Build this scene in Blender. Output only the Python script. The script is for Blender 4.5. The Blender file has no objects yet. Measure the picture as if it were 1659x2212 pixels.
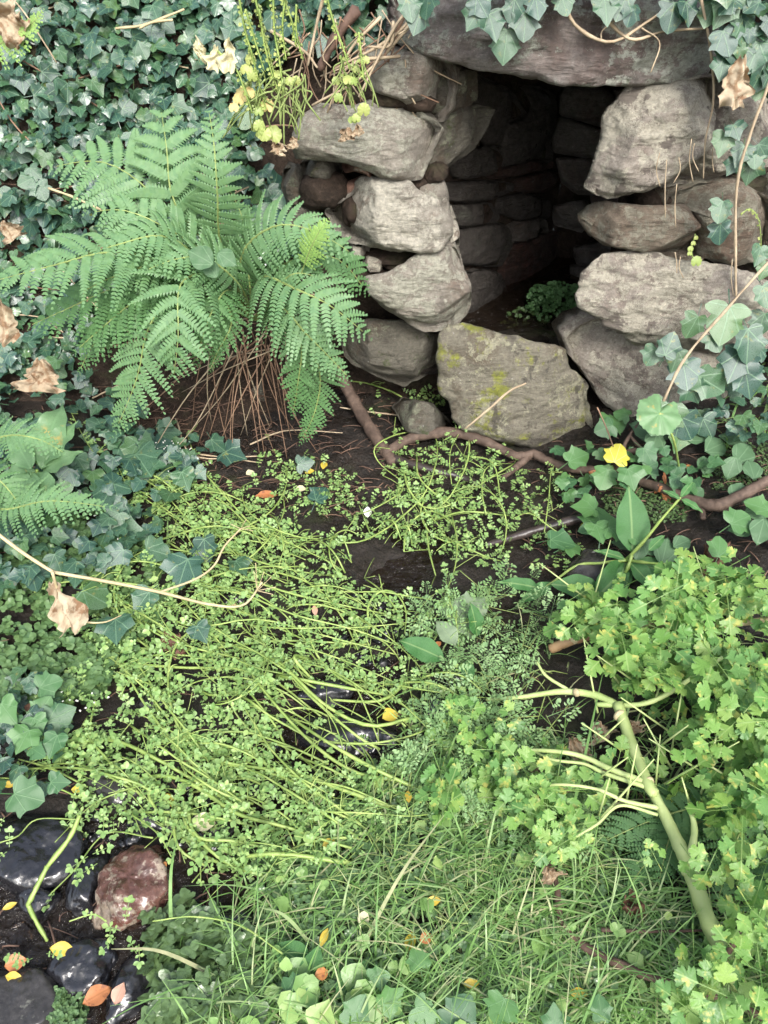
import bpy, math, random
import numpy as np
from mathutils import Vector, Matrix, noise as mnoise

R = math.radians
scene = bpy.context.scene
random.seed(7)
rng = np.random.default_rng(7)

# ------------------------------------------------------------------ camera, world, sun, exposure
CAM = np.array([0.0, 0.0, 1.6]); PITCH = 38.0; FOV = 66.0
cam_d = bpy.data.cameras.new('camera'); cam = bpy.data.objects.new('camera', cam_d)
scene.collection.objects.link(cam); scene.camera = cam
cam.location = CAM; cam.rotation_euler = (R(90 - PITCH), 0, 0)
cam_d.sensor_fit = 'VERTICAL'; cam_d.sensor_height = 24
cam_d.lens = 12 / math.tan(R(FOV / 2)); cam_d.clip_start = 0.05; cam_d.clip_end = 500

SUN_EL, SUN_AZ = 43.0, 168.0          # azimuth clockwise from +Y (north): the light comes from behind the camera
world = bpy.data.worlds.new('World'); scene.world = world; world.use_nodes = True
wn = world.node_tree.nodes; wl = world.node_tree.links; wn.clear()
sky = wn.new('ShaderNodeTexSky'); sky.sky_type = 'NISHITA'; sky.sun_disc = False
sky.sun_elevation = R(SUN_EL); sky.sun_rotation = R(SUN_AZ); sky.dust_density = 3.0; sky.air_density = 1.0
hs = wn.new('ShaderNodeHueSaturation'); hs.inputs['Saturation'].default_value = 0.62
bg = wn.new('ShaderNodeBackground'); bg.inputs['Strength'].default_value = 0.13
wo = wn.new('ShaderNodeOutputWorld')
wl.new(sky.outputs[0], hs.inputs['Color']); wl.new(hs.outputs[0], bg.inputs['Color']); wl.new(bg.outputs[0], wo.inputs['Surface'])
sun_d = bpy.data.lights.new('sun', 'SUN'); sun = bpy.data.objects.new('sun', sun_d); scene.collection.objects.link(sun)
sun_d.energy = 1.5; sun_d.angle = R(18); sun_d.color = (1.0, 0.975, 0.93)
sd = Vector((math.sin(R(SUN_AZ)) * math.cos(R(SUN_EL)), math.cos(R(SUN_AZ)) * math.cos(R(SUN_EL)), math.sin(R(SUN_EL))))
sun.rotation_euler = sd.to_track_quat('Z', 'Y').to_euler(); sun.location = (0, -2, 6)
vs = scene.view_settings
vs.view_transform = 'Standard'; vs.look = 'None'; vs.exposure = 1.58; vs.gamma = 1.0; vs.use_curve_mapping = False
cy = scene.cycles
cy.max_bounces = 6; cy.diffuse_bounces = 3; cy.glossy_bounces = 2; cy.transmission_bounces = 3; cy.transparent_max_bounces = 4
cy.caustics_reflective = False; cy.caustics_refractive = False; cy.use_denoising = True; cy.use_adaptive_sampling = True

# ------------------------------------------------------------------ pixel <-> place (the view is measured in 1659 x 2212 units)
FPX = 1106 / math.tan(R(FOV / 2)); cp, sp = math.cos(R(PITCH)), math.sin(R(PITCH))
def ray(px, py):
    px = np.asarray(px, float); py = np.asarray(py, float)
    a = (px - 829.5) / FPX; b = (1106 - py) / FPX
    return np.stack([a, cp + b * sp, -sp + b * cp], -1)
def P(px, py, Y):                                   # the point at depth Y seen at a pixel
    d = ray(px, py); return CAM + d * (np.asarray(Y, float) / d[..., 1])[..., None]

def sstep(a, b, x):
    t = np.clip((np.asarray(x, float) - a) / (b - a), 0, 1); return t * t * (3 - 2 * t)

# cheap smooth value noise on arrays
_perm = rng.random((64, 64, 8))
def vnoise(x, y, k=0):
    x = np.asarray(x, float) + 1000.3; y = np.asarray(y, float) + 1000.7
    xi = np.floor(x).astype(int); yi = np.floor(y).astype(int); fx = x - xi; fy = y - yi
    fx = fx * fx * (3 - 2 * fx); fy = fy * fy * (3 - 2 * fy); T = _perm[:, :, k % 8]
    a = T[xi % 64, yi % 64]; b = T[(xi + 1) % 64, yi % 64]; c = T[xi % 64, (yi + 1) % 64]; d = T[(xi + 1) % 64, (yi + 1) % 64]
    return (a + (b - a) * fx) * (1 - fy) + (c + (d - c) * fx) * fy
def fbm(x, y, o=4, k=0):
    s = 0; a = 1; t = 0
    for i in range(o):
        s = s + a * (vnoise(x * 2 ** i, y * 2 ** i, k + i) - .5); t += a; a *= .5
    return s / t * 2

CH = [(0.10, 1.95), (0.02, 1.70), (-0.10, 1.22), (-0.42, 0.98), (-0.72, 0.80), (-1.0, 0.62), (-1.6, 0.35)]   # the rill's course
def chan(x, y):
    d = np.full(np.broadcast(x, y).shape, 9.0)
    for (ax, ay), (bx, by) in zip(CH, CH[1:]):
        vx, vy = bx - ax, by - ay
        t = np.clip(((x - ax) * vx + (y - ay) * vy) / (vx * vx + vy * vy), 0, 1)
        d = np.minimum(d, np.hypot(x - ax - t * vx, y - ay - t * vy))
    return d
WATER_Z = -0.032
def G(x, y):
    x = np.asarray(x, float); y = np.asarray(y, float)
    g = 0.03 * fbm(x * 3, y * 3, 4) + 0.012 * fbm(x * 16, y * 16, 3, 3)
    g = g + 0.16 * sstep(-.62, -1.3, x) * sstep(.85, 1.35, y) + 0.20 * sstep(.35, 1.2, x) * sstep(.3, 1.6, y)
    g = g + 0.05 * sstep(1.9, 2.5, y) + 0.04 * sstep(-.1, .5, x) * sstep(1.1, .6, y)
    d = chan(x, y); w = .10 + .20 * sstep(1.1, .5, y)
    g = g - (0.048 + .05 * sstep(1.1, .6, y)) * (1 - sstep(w * .3, w * 1.9, d)) * (1 + .9 * fbm(x * 7, y * 7, 3, 4))
    far = sstep(2.5, 9, np.hypot(x, y - 1)); return g + .25 * far
def BY(x, z):                                        # depth of the bank's face behind the wall and the ivy
    x = np.asarray(x, float); z = np.asarray(z, float)
    left = 2.42 + .30 * z + .10 * z * z - .10 * sstep(-.9, -2.2, x)
    wall = 2.70 + .10 * z
    right = 2.50 + .35 * z
    w = sstep(-.42, -.22, x); w2 = sstep(1.3, 1.6, x)
    b = left * (1 - w) + wall * w; b = b * (1 - w2) + right * w2
    b = b + .06 * fbm(x * 2.5, z * 2.5, 3, 2) + .02 * fbm(x * 9, z * 9, 3, 5)
    hol = np.exp(-(((x + .36) / .16) ** 2 + ((z - .16) / .15) ** 2)); return b + .25 * hol
HX0, HX1, HZ0, HZ1 = .13, .80, .16, 1.36             # the mouth of the well in the bank
def hole(x, z): return (x > HX0) & (x < HX1) & (z > HZ0) & (z < HZ1)
TOPZ = 2.15
def at(px, py, h=0.0):
    """first hit of the view rays with a surface h above ground, water or bank -> points (n,3), ground normals (n,3)"""
    px = np.atleast_1d(np.asarray(px, float)); py = np.atleast_1d(np.asarray(py, float)); h = np.broadcast_to(np.asarray(h, float), px.shape)
    d = ray(px, py); T = np.arange(.8, 4.4, .03)
    def inside(p, hh):
        x, y, z = p[..., 0], p[..., 1], p[..., 2]
        return (z < np.maximum(G(x, y), WATER_Z) + hh) | ((y > BY(x, z) - hh) & (z < TOPZ))
    t = np.empty(len(px))
    for k in range(0, len(px), 1500):
        dd = d[k:k + 1500]; I = inside(CAM + dd[:, None, :] * T[None, :, None], h[k:k + 1500, None]); I[:, -1] = True; hi = T[I.argmax(1)]; lo = hi - .03
        for _ in range(5):
            m_ = (lo + hi) / 2; ii = inside(CAM + dd * m_[:, None], h[k:k + 1500]); hi = np.where(ii, m_, hi); lo = np.where(ii, lo, m_)
        t[k:k + 1500] = lo
    p = CAM + d * t[:, None]; x, y, z = p.T; e = .02; onb = (y > BY(x, z) - .05 - h) & (z > G(x, y) + h + .02)
    ng = np.stack([G(x - e, y) - G(x + e, y), G(x, y - e) - G(x, y + e), np.full(len(x), 2 * e)], -1)
    nb = np.stack([(BY(x + e, z) - BY(x - e, z)), np.full(len(x), -2 * e), BY(x, z + e) - BY(x, z - e)], -1)
    n = np.where(onb[:, None], nb, ng); n /= np.linalg.norm(n, axis=1)[:, None]
    return p, n
def A(px, py, h=0.0):
    p, n = at(px, py, h); return p if np.ndim(px) else p[0]

# ------------------------------------------------------------------ objects
def new_mesh(name, V, F, mats, midx=None, co=None, smooth=True):
    me = bpy.data.meshes.new(name); V = np.asarray(V, np.float32)
    if isinstance(F, np.ndarray) or all(len(f) == 3 for f in F[:1]) and isinstance(F, np.ndarray):
        n, k = F.shape
        me.vertices.add(len(V)); me.vertices.foreach_set('co', V.ravel())
        me.loops.add(n * k); me.loops.foreach_set('vertex_index', F.astype(np.int32).ravel())
        me.polygons.add(n); me.polygons.foreach_set('loop_start', np.arange(0, n * k, k, dtype=np.int32))
        me.polygons.foreach_set('loop_total', np.full(n, k, np.int32))
    else:
        me.from_pydata([tuple(map(float, v)) for v in V], [], [tuple(map(int, f)) for f in F]); n = len(F)
    for m in (mats if isinstance(mats, (list, tuple)) else [mats]): me.materials.append(m)
    if midx is not None: me.polygons.foreach_set('material_index', np.asarray(midx, np.int32))
    me.polygons.foreach_set('use_smooth', np.full(len(me.polygons), smooth, bool))
    if co is not None:
        at_ = me.attributes.new('leafco', 'FLOAT_VECTOR', 'POINT'); at_.data.foreach_set('vector', np.asarray(co, np.float32).ravel())
    me.update(calc_edges=True); me.validate(); return me
def link(name, data, parent=None, loc=None, M=None, kind=None, label=None):
    o = bpy.data.objects.new(name, data); scene.collection.objects.link(o)
    if parent is not None: o.parent = parent
    if loc is not None: o.location = loc
    if M is not None: o.matrix_basis = M
    if kind: o['kind'] = kind
    if label: o['label'] = label
    return o
def tag(o, label, cat, group=None):
    o['label'] = label; o['category'] = cat
    if group: o['group'] = group
    return o
def thing(name, label, cat, loc=(0, 0, 0), group=None):
    return tag(link(name, None, loc=tuple(map(float, loc))), label, cat, group)
class MB:
    def __init__(s): s.V = []; s.F = []; s.C = []; s.m = []; s.n = 0
    def add(s, V, F, C=None, m=0):
        V = np.asarray(V, float); F = np.asarray(F, int); s.V.append(V); s.F.append(F + s.n); s.C.append(V * 0 if C is None else C)
        s.m.append(np.full(len(F), m)); s.n += len(V)
    def mesh(s, name, mats, smooth=True, origin=(0, 0, 0)):
        return new_mesh(name, np.concatenate(s.V) - np.asarray(origin), np.concatenate(s.F), mats, np.concatenate(s.m), np.concatenate(s.C), smooth)
def cr(pts, n):                                      # Catmull-Rom through the points
    p = np.asarray(pts, float)
    if len(p) == 2: return p[0] + (p[1] - p[0]) * np.linspace(0, 1, n)[:, None]
    q = np.vstack([2 * p[0] - p[1], p, 2 * p[-1] - p[-2]]); t = np.linspace(0, len(p) - 1, n); i = np.minimum(t.astype(int), len(p) - 2); f = (t - i)[:, None]
    a, b, c, d = q[i], q[i + 1], q[i + 2], q[i + 3]
    return .5 * (2 * b + (c - a) * f + (2 * a - 5 * b + 4 * c - d) * f ** 2 + (3 * b - a - 3 * c + d) * f ** 3)
def frames(p):
    T = np.gradient(p, axis=0); T /= np.linalg.norm(T, axis=1)[:, None] + 1e-9
    r = np.array([.13, .21, 1.0]) if abs(T[0][2]) < .9 else np.array([1.0, .1, 0]); N = []
    for k in range(len(p)):
        r = r - T[k] * (r @ T[k]); r = r / (np.linalg.norm(r) + 1e-9); N.append(r)
    N = np.array(N); return T, N, np.cross(T, N)
def tube(mb, pts, rad, sides=6, n=None, m=0, lump=0, C=None):
    p = cr(pts, n or max(4, len(pts) * 4)); k = len(p); rad = np.interp(np.linspace(0, 1, k), np.linspace(0, 1, len(np.atleast_1d(rad))), np.atleast_1d(rad)) if np.ndim(rad) else np.full(k, rad)
    T, N, B = frames(p); a = np.arange(sides) * 2 * math.pi / sides
    ring = N[:, None, :] * np.cos(a)[None, :, None] + B[:, None, :] * np.sin(a)[None, :, None]
    rr = rad[:, None]
    if lump: rr = rr * (1 + lump * (rng.random((k, sides)) - .5) + lump * .8 * np.sin(np.arange(k) * 1.3 + rng.random() * 6)[:, None] * (rng.random((k, 1))))
    V = p[:, None, :] + ring * rr[..., None] if np.ndim(rr) > 1 else p[:, None, :] + ring * rr
    V = V.reshape(-1, 3); V = np.vstack([V, p[0] - T[0] * rad[0] * .5, p[-1] + T[-1] * rad[-1] * .5])
    jj = np.arange(sides); j2 = (jj + 1) % sides; I = (np.arange(k - 1) * sides)[:, None]; q, w = (I + jj).ravel(), (I + j2).ravel(); c0 = k * sides; l0 = (k - 1) * sides
    F = np.concatenate([np.stack([q, w, w + sides], 1), np.stack([q, w + sides, q + sides], 1), np.stack([np.full(sides, c0), j2, jj], 1), np.stack([np.full(sides, c0 + 1), l0 + jj, l0 + j2], 1)])
    mb.add(V, F, None if C is None else np.tile(np.asarray(C, float), (len(V), 1)), m)
    return p
def unit(v): v = np.asarray(v, float); return v / (np.linalg.norm(v, axis=-1, keepdims=True) + 1e-9)
def place(pos, nrm, tip, s):
    """4x4 matrices: local +Z = nrm, local +Y towards tip"""
    pos = np.atleast_2d(pos); z = unit(np.atleast_2d(nrm)); t = np.atleast_2d(tip); y = unit(t - z * (t * z).sum(1)[:, None]); x = np.cross(y, z)
    M = np.zeros((len(pos), 4, 4)); s = np.broadcast_to(np.asarray(s, float), (len(pos),))[:, None]
    M[:, :3, 0] = x * s; M[:, :3, 1] = y * s; M[:, :3, 2] = z * s; M[:, :3, 3] = pos; M[:, 3, 3] = 1; return M
def scatter(parent, name, temps, mats, Ms, limit=300, stuff_name=None, label=None):
    """the largest in view as parts of their own, the rest joined into one part of kind stuff"""
    if not len(Ms): return
    d = np.linalg.norm(Ms[:, :3, 3] - CAM, axis=1); s = np.linalg.norm(Ms[:, :3, 0], axis=1)
    q = Ms[:, :3, 3] - CAM; zz = q @ np.array([0, cp, -sp]); u = q[:, 0] / zz * FPX; v = (q @ np.array([0, sp, cp])) / zz * FPX
    inside = (abs(u) < 860) & (abs(v) < 1130) & (zz > .1)
    order = np.argsort(-(s / d) * np.where(inside, 1, .001)); kk = rng.integers(0, len(temps), len(Ms))
    lim = min(limit, int(inside.sum()))
    # a leaf of the named parts is meant to show: prefer the upper layers (given first in size order)
    meshes = {}
    pm = np.linalg.inv(np.array(parent.matrix_world)) if parent is not None else np.eye(4)
    pl = np.array(parent.location) if parent is not None else np.zeros(3)
    for i in order[:lim]:
        k = int(kk[i])
        if k not in meshes: meshes[k] = new_mesh(name, temps[k][0], np.asarray(temps[k][1]), mats, None, temps[k][0])
        M = Ms[i].copy(); M[:3, 3] -= pl; link(name, meshes[k], parent, M=Matrix(M.tolist()), label=label)
    rest = order[lim:]
    if len(rest):
        mb = MB()
        for k in range(len(temps)):
            idx = rest[kk[rest] == k]
            if not len(idx): continue
            V, F = np.asarray(temps[k][0], float), np.asarray(temps[k][1])
            W = np.einsum('nij,vj->nvi', Ms[idx][:, :3, :3], V) + Ms[idx][:, None, :3, 3]
            FF = (F[None] + (np.arange(len(idx)) * len(V))[:, None, None]).reshape(-1, 3)
            mb.add(W.reshape(-1, 3) - pl, FF, np.tile(V, (len(idx), 1)))
        link(stuff_name or (name + '_mass'), mb.mesh(stuff_name or name, mats), parent, kind='stuff')

# ------------------------------------------------------------------ materials
def mat(name):
    m = bpy.data.materials.new(name); m.use_nodes = True; nt = m.node_tree; nt.nodes.clear(); return m, nt
class NT:
    def __init__(s, nt): s.nt = nt
    def n(s, t, **k):
        o = s.nt.nodes.new(t)
        for a, b in k.items(): setattr(o, a, b)
        return o
    def l(s, a, b): s.nt.links.new(a, b)
    def noise(s, vec, scale, detail=6, rough=.6, dist=0, out='Fac'):
        o = s.n('ShaderNodeTexNoise'); o.inputs['Scale'].default_value = scale; o.inputs['Detail'].default_value = detail
        o.inputs['Roughness'].default_value = rough; o.inputs['Distortion'].default_value = dist; s.l(vec, o.inputs['Vector']); return o.outputs[out]
    def ramp(s, fac, stops, mode='LINEAR'):
        o = s.n('ShaderNodeValToRGB'); o.color_ramp.interpolation = mode; e = o.color_ramp.elements
        while len(e) < len(stops): e.new(.5)
        for i, (p, c) in enumerate(stops): e[i].position = p; e[i].color = (*c, 1) if np.ndim(c) else (c, c, c, 1)
        s.l(fac, o.inputs['Fac']); return o.outputs['Color']
    def mix(s, fac, a, b, mode='MIX'):
        o = s.n('ShaderNodeMix', data_type='RGBA', blend_type=mode); I = o.inputs
        for v, k in ((fac, 0), (a, 6), (b, 7)):
            if hasattr(v, 'links'): s.l(v, I[k])
            else: I[k].default_value = v if k == 0 else (*v, 1)
        return o.outputs[2]
    def math(s, op, a, b=None, c=None):
        o = s.n('ShaderNodeMath', operation=op)
        for k, v in enumerate((a, b, c)):
            if v is None: continue
            if hasattr(v, 'links'): s.l(v, o.inputs[k])
            else: o.inputs[k].default_value = v
        return o.outputs[0]
    def bump(s, h, strength, dist, prev=None):
        o = s.n('ShaderNodeBump'); o.inputs['Strength'].default_value = strength; o.inputs['Distance'].default_value = dist; s.l(h, o.inputs['Height'])
        if prev is not None: s.l(prev, o.inputs['Normal'])
        return o.outputs['Normal']
def rock_mat(name, base, dark, lichen, lich=.5, rust=None, rustamt=.0, moss=None, mossamt=0., rough=.9, strata=1.0, coat=0, spots=.5, stripe=.2, wetbump=0):
    m, nt = mat(name); k = NT(nt); tc = k.n('ShaderNodeTexCoord'); oi = k.n('ShaderNodeObjectInfo')
    add = k.n('ShaderNodeVectorMath', operation='MULTIPLY_ADD'); k.l(oi.outputs['Random'], add.inputs[0]); add.inputs[1].default_value = (17, 23, 11); k.l(tc.outputs['Object'], add.inputs[2]); co = add.outputs[0]
    mp = k.n('ShaderNodeMapping'); mp.inputs['Scale'].default_value = (1.0, 1.2, 5.5); mp.inputs['Rotation'].default_value = (.1, .12, 0); k.l(co, mp.inputs['Vector']); st = mp.outputs[0]
    n1 = k.noise(co, 13, 10, .7); nS = k.noise(st, 11, 10, .74, .5); c = k.mix(n1, dark, base)
    c = k.mix(k.ramp(n1, [(.28, 0), (.47, 1)]), dark, base)
    c = k.mix(k.math('MULTIPLY', k.ramp(nS, [(.40, 1), (.54, 0)]), stripe), c, tuple(x * .5 for x in base))
    if rust: c = k.mix(k.math('MULTIPLY', k.ramp(k.noise(co, 6, 9, .7, .3), [(.56 - .22 * rustamt, 0), (.70 - .22 * rustamt, 1)]), .8), c, rust)
    nl = k.noise(co, 24, 12, .74, .2); nl2 = k.noise(co, 5, 5, .6)
    comb = k.math('ADD', nl, k.math('MULTIPLY', k.math('SUBTRACT', nl2, .5), .7))
    t = .66 - .26 * lich; lm = k.ramp(comb, [(t, 0), (t + .03, 1)])
    lc = k.mix(k.noise(co, 30, 4, .6), tuple(x * .62 for x in lichen), tuple(min(1, x * 1.3) for x in lichen)); c = k.mix(k.math('MULTIPLY', lm, .9), c, lc)
    vo = k.n('ShaderNodeTexVoronoi'); vo.inputs['Scale'].default_value = 44; k.l(k.n('ShaderNodeVectorMath', operation='ADD').outputs[0], vo.inputs['Vector'])
    va = vo.inputs['Vector'].links[0].from_node; k.l(co, va.inputs[0]); k.l(k.noise(co, 18, 4, .6, 0, 'Color'), va.inputs[1])
    dk = k.ramp(k.math('ADD', vo.outputs['Distance'], k.math('MULTIPLY', k.noise(co, 9, 5, .7), 1.1)), [(.78, 1), (.83, 0)])
    c = k.mix(k.math('MULTIPLY', dk, spots), c, tuple(x * .8 for x in dark))
    v2 = k.n('ShaderNodeTexVoronoi'); v2.inputs['Scale'].default_value = 17; k.l(va.outputs[0], v2.inputs['Vector']); pm = k.math('MULTIPLY', k.ramp(v2.outputs['Distance'], [(.20, 1), (.26, 0)]), k.ramp(nl2, [(.44, 0), (.5, 1)])); c = k.mix(k.math('MULTIPLY', pm, .8 * min(1, lich * 1.4)), c, tuple(min(1, x * 1.12) for x in lichen))
    if moss: 
        c = k.mix(k.ramp(k.noise(co, 11, 8, .72, .2), [(.66 - .25 * mossamt, 0), (.74 - .25 * mossamt, 1)]), c, moss)
    stn = k.math('ADD', k.noise(co, 8, 9, .74, .4), k.math('MULTIPLY', k.noise(co, 30, 3, .6), .25)); c = k.mix(k.math('MULTIPLY', k.ramp(stn, [(.70, 0), (.73, 1)]), spots * .85), c, tuple(x * .75 for x in dark))
    fine = k.noise(co, 90, 6, .7); c = k.mix(k.ramp(fine, [(.35, .55), (.65, 0)]), c, tuple(x * .35 for x in base))
    white = k.noise(co, 70, 2, .5); c = k.mix(k.ramp(white, [(.74, 0), (.77, .5)]), c, (.6, .6, .56))
    b = k.n('ShaderNodeBsdfPrincipled'); k.l(c, b.inputs['Base Color'])
    h1 = k.bump(k.noise(co, 22, 10, .7), 1.0, .03); h2 = k.bump(nS, 1.0 * strata, .03, h1); h3 = k.bump(fine, .6, .004, h2); h4 = k.bump(lm, .6, .003, h3)
    if wetbump: h4 = k.bump(k.noise(co, 9, 3, .5, .3), 1.0, .05, k.bump(k.noise(co, 60, 5, .6), .35, .004))
    k.l(h4, b.inputs['Normal']); b.inputs['Specular IOR Level'].default_value = .3
    if coat:
        rr = k.ramp(k.noise(co, 12, 6, .7), [(.35, rough * .6), (.52, rough * 1.2), (.66, min(1, rough * (4 if wetbump else 2.2)))]); k.l(rr, b.inputs['Roughness']); b.inputs['Specular IOR Level'].default_value = coat
    else: b.inputs['Roughness'].default_value = rough
    o = k.n('ShaderNodeOutputMaterial'); k.l(b.outputs[0], o.inputs[0]); return m
def leaf_mat(name, cols, rough=.5, transl=.25, veins=None, veincol=None, veinw=.02, spec=.4, blot=None, blotamt=.0, tcol=None, bumpy=.0, var=1.0, back=None):
    m, nt = mat(name); k = NT(nt); oi = k.n('ShaderNodeObjectInfo'); ge = k.n('ShaderNodeNewGeometry')
    r = k.math('FRACT', k.math('ADD', k.math('MULTIPLY', oi.outputs['Random'], 7.31), ge.outputs['Random Per Island']))
    c = k.ramp(r, [(i / (len(cols) - 1), x) for i, x in enumerate(cols)])
    tc = k.n('ShaderNodeTexCoord'); at_ = k.n('ShaderNodeAttribute', attribute_name='leafco'); lc = at_.outputs['Vector']
    big = k.noise(tc.outputs['Object'], 60, 3, .5); c = k.mix(k.ramp(big, [(.3, .35), (.7, 0)]), c, tuple(x * .45 for x in cols[0]))
    if blot is not None:
        off = k.n('ShaderNodeVectorMath', operation='ADD'); k.l(lc, off.inputs[0]); k.l(k.math('MULTIPLY', r, 31), off.inputs[1])
        c = k.mix(k.ramp(k.noise(off.outputs[0], 3.2, 4, .6), [(.62 - .2 * blotamt, 0), (.72 - .2 * blotamt, 1)]), c, blot)
    hgt = None
    if veins:
        sx = k.n('ShaderNodeSeparateXYZ'); k.l(lc, sx.inputs[0]); x, y = sx.outputs[0], sx.outputs[1]; best = None
        for a in veins:
            ca, sa = math.cos(R(a)), math.sin(R(a))           # direction measured from +Y
            perp = k.math('ABSOLUTE', k.math('SUBTRACT', k.math('MULTIPLY', x, ca), k.math('MULTIPLY', y, sa)))
            al = k.math('ADD', k.math('MULTIPLY', x, sa), k.math('MULTIPLY', y, ca))
            perp = k.math('ADD', perp, k.math('MULTIPLY', k.math('LESS_THAN', al, 0), 1.0))
            best = perp if best is None else k.math('MINIMUM', best, perp)
        vm = k.ramp(best, [(0.0, 1), (veinw, .8), (veinw * 2, 0)]); c = k.mix(k.math('MULTIPLY', vm, .75), c, veincol); hgt = vm
    if back: c = k.mix(ge.outputs['Backfacing'], c, back)
    b = k.n('ShaderNodeBsdfPrincipled'); k.l(c, b.inputs['Base Color']); b.inputs['Specular IOR Level'].default_value = spec
    k.l(k.ramp(k.noise(tc.outputs['Object'], 25, 2, .5), [(.35, rough * .75), (.7, min(1, rough * 1.25))]), b.inputs['Roughness'])
    nrm = None
    if bumpy: nrm = k.bump(k.noise(tc.outputs['Object'], 140, 3, .6), bumpy, .003)
    if hgt is not None: nrm = k.bump(hgt, .35, .001, nrm)
    if nrm is not None: k.l(nrm, b.inputs['Normal'])
    o = k.n('ShaderNodeOutputMaterial')
    if transl:
        t = k.n('ShaderNodeBsdfTranslucent'); k.l(k.mix(1.0, c, tcol or (1.25, 1.5, .7), 'MULTIPLY'), t.inputs['Color'])
        ms = k.n('ShaderNodeMixShader'); ms.inputs[0].default_value = transl; k.l(b.outputs[0], ms.inputs[1]); k.l(t.outputs[0], ms.inputs[2]); k.l(ms.outputs[0], o.inputs[0])
    else: k.l(b.outputs[0], o.inputs[0])
    return m
def bark_mat(name, a, b_, rough=.8, scale=40, spec=.3):
    m, nt = mat(name); k = NT(nt); tc = k.n('ShaderNodeTexCoord'); co = tc.outputs['Object']
    n = k.noise(co, scale, 8, .7, .4); n2 = k.noise(co, scale * .25, 4, .6)
    c = k.mix(k.ramp(n, [(.3, 0), (.7, 1)]), a, b_); c = k.mix(k.ramp(n2, [(.35, .6), (.6, 0)]), c, tuple(x * .5 for x in a))
    b = k.n('ShaderNodeBsdfPrincipled'); k.l(c, b.inputs['Base Color']); b.inputs['Roughness'].default_value = rough; b.inputs['Specular IOR Level'].default_value = spec
    k.l(k.bump(n, .6, .004), b.inputs['Normal']); o = k.n('ShaderNodeOutputMaterial'); k.l(b.outputs[0], o.inputs[0]); return m
# ------------------------------------------------------------------ rock, soil and water materials
M_pale = rock_mat('pale_lichened_stone', (.47, .43, .36), (.27, .235, .20), (.70, .66, .55), .74, rust=(.22, .13, .09), rustamt=.2)
M_mauve = rock_mat('mauve_lichened_stone', (.48, .425, .36), (.22, .18, .155), (.64, .60, .48), .72, rust=(.18, .125, .10), rustamt=.3, spots=1.0)
M_red = rock_mat('red_layered_stone', (.46, .38, .29), (.23, .17, .13), (.56, .53, .41), .66, rust=(.32, .215, .155), rustamt=.3, strata=2.2, stripe=.5)
M_lintel = rock_mat('lintel_stone', (.40, .355, .325), (.20, .165, .15), (.58, .61, .52), .60, rust=(.20, .14, .12), rustamt=.35, moss=(.07, .10, .04), mossamt=.10, stripe=.5)
M_block = rock_mat('grey_block_stone', (.44, .40, .335), (.20, .17, .145), (.58, .57, .46), .56, rust=(.17, .11, .08), rustamt=.25, moss=(.12, .13, .05), mossamt=.1)
M_sill = rock_mat('mossy_sill_stone', (.30, .275, .21), (.12, .105, .09), (.50, .48, .34), .5, rust=(.13, .09, .06), rustamt=.25, moss=(.30, .32, .05), mossamt=.52, spots=1.0)
M_dim = rock_mat('dim_base_and_shaded_side_stone', (.19, .175, .14), (.085, .075, .06), (.30, .31, .22), .3, rust=(.13, .09, .06), rustamt=.3, moss=(.08, .10, .035), mossamt=.3)
M_tile = rock_mat('fired_tile', (.33, .19, .14), (.17, .095, .075), (.42, .38, .32), .28, strata=.5)
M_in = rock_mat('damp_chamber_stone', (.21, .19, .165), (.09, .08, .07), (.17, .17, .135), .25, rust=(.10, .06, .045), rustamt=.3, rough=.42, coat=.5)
M_inshade = rock_mat('damp_chamber_stone_painted_shade', (.095, .083, .072), (.04, .035, .031), (.15, .15, .12), .2, rough=.42, coat=.4)  # damp chamber stone with the left wall's shade put into its colour
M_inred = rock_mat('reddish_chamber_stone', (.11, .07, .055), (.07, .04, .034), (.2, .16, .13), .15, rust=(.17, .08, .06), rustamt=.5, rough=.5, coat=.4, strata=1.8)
M_wet = rock_mat('wet_black_stone', (.017, .017, .020), (.008, .008, .009), (.06, .06, .055), .02, rough=.17, coat=.75, stripe=.2, strata=.4, spots=.2, wetbump=1)
M_wetred = rock_mat('wet_red_stone', (.13, .065, .050), (.05, .026, .022), (.30, .25, .19), .55, rust=(.13, .045, .03), rustamt=.35, rough=.2, coat=.4, strata=.8, wetbump=1)
M_wetgrey = rock_mat('damp_grey_stone', (.045, .042, .040), (.018, .017, .017), (.13, .13, .11), .15, rough=.16, coat=.5, wetbump=1)

def soil_mat(name, a, b_, wet):
    m, nt = mat(name); k = NT(nt); tc = k.n('ShaderNodeTexCoord'); co = tc.outputs['Object']
    n = k.noise(co, 12, 10, .72, .3); n2 = k.noise(co, 70, 6, .7)
    c = k.mix(k.ramp(n, [(.35, 0), (.65, 1)]), a, b_); c = k.mix(k.ramp(n2, [(.5, 0), (.72, .55)]), c, tuple(x * 2.1 for x in b_))
    c = k.mix(k.ramp(k.noise(co, 6, 4, .6), [(.56, 0), (.68, .5)]), c, (.04, .055, .02))
    b = k.n('ShaderNodeBsdfPrincipled'); k.l(c, b.inputs['Base Color'])
    k.l(k.ramp(k.noise(co, 5, 4, .6), [(.38, .10 if wet else .7), (.58, .6 if wet else .95)]), b.inputs['Roughness']); b.inputs['Specular IOR Level'].default_value = .5 if wet else .2
    k.l(k.bump(n2, 1.0, .01, k.bump(n, 1.0, .05)), b.inputs['Normal']); o = k.n('ShaderNodeOutputMaterial'); k.l(b.outputs[0], o.inputs[0]); return m
M_soil = soil_mat('wet_soil', (.011, .009, .007), (.036, .027, .021), True)
M_bank = soil_mat('bank_soil', (.026, .019, .014), (.065, .045, .033), False)
m, nt = mat('shallow_water'); k = NT(nt); M_water = m
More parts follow.
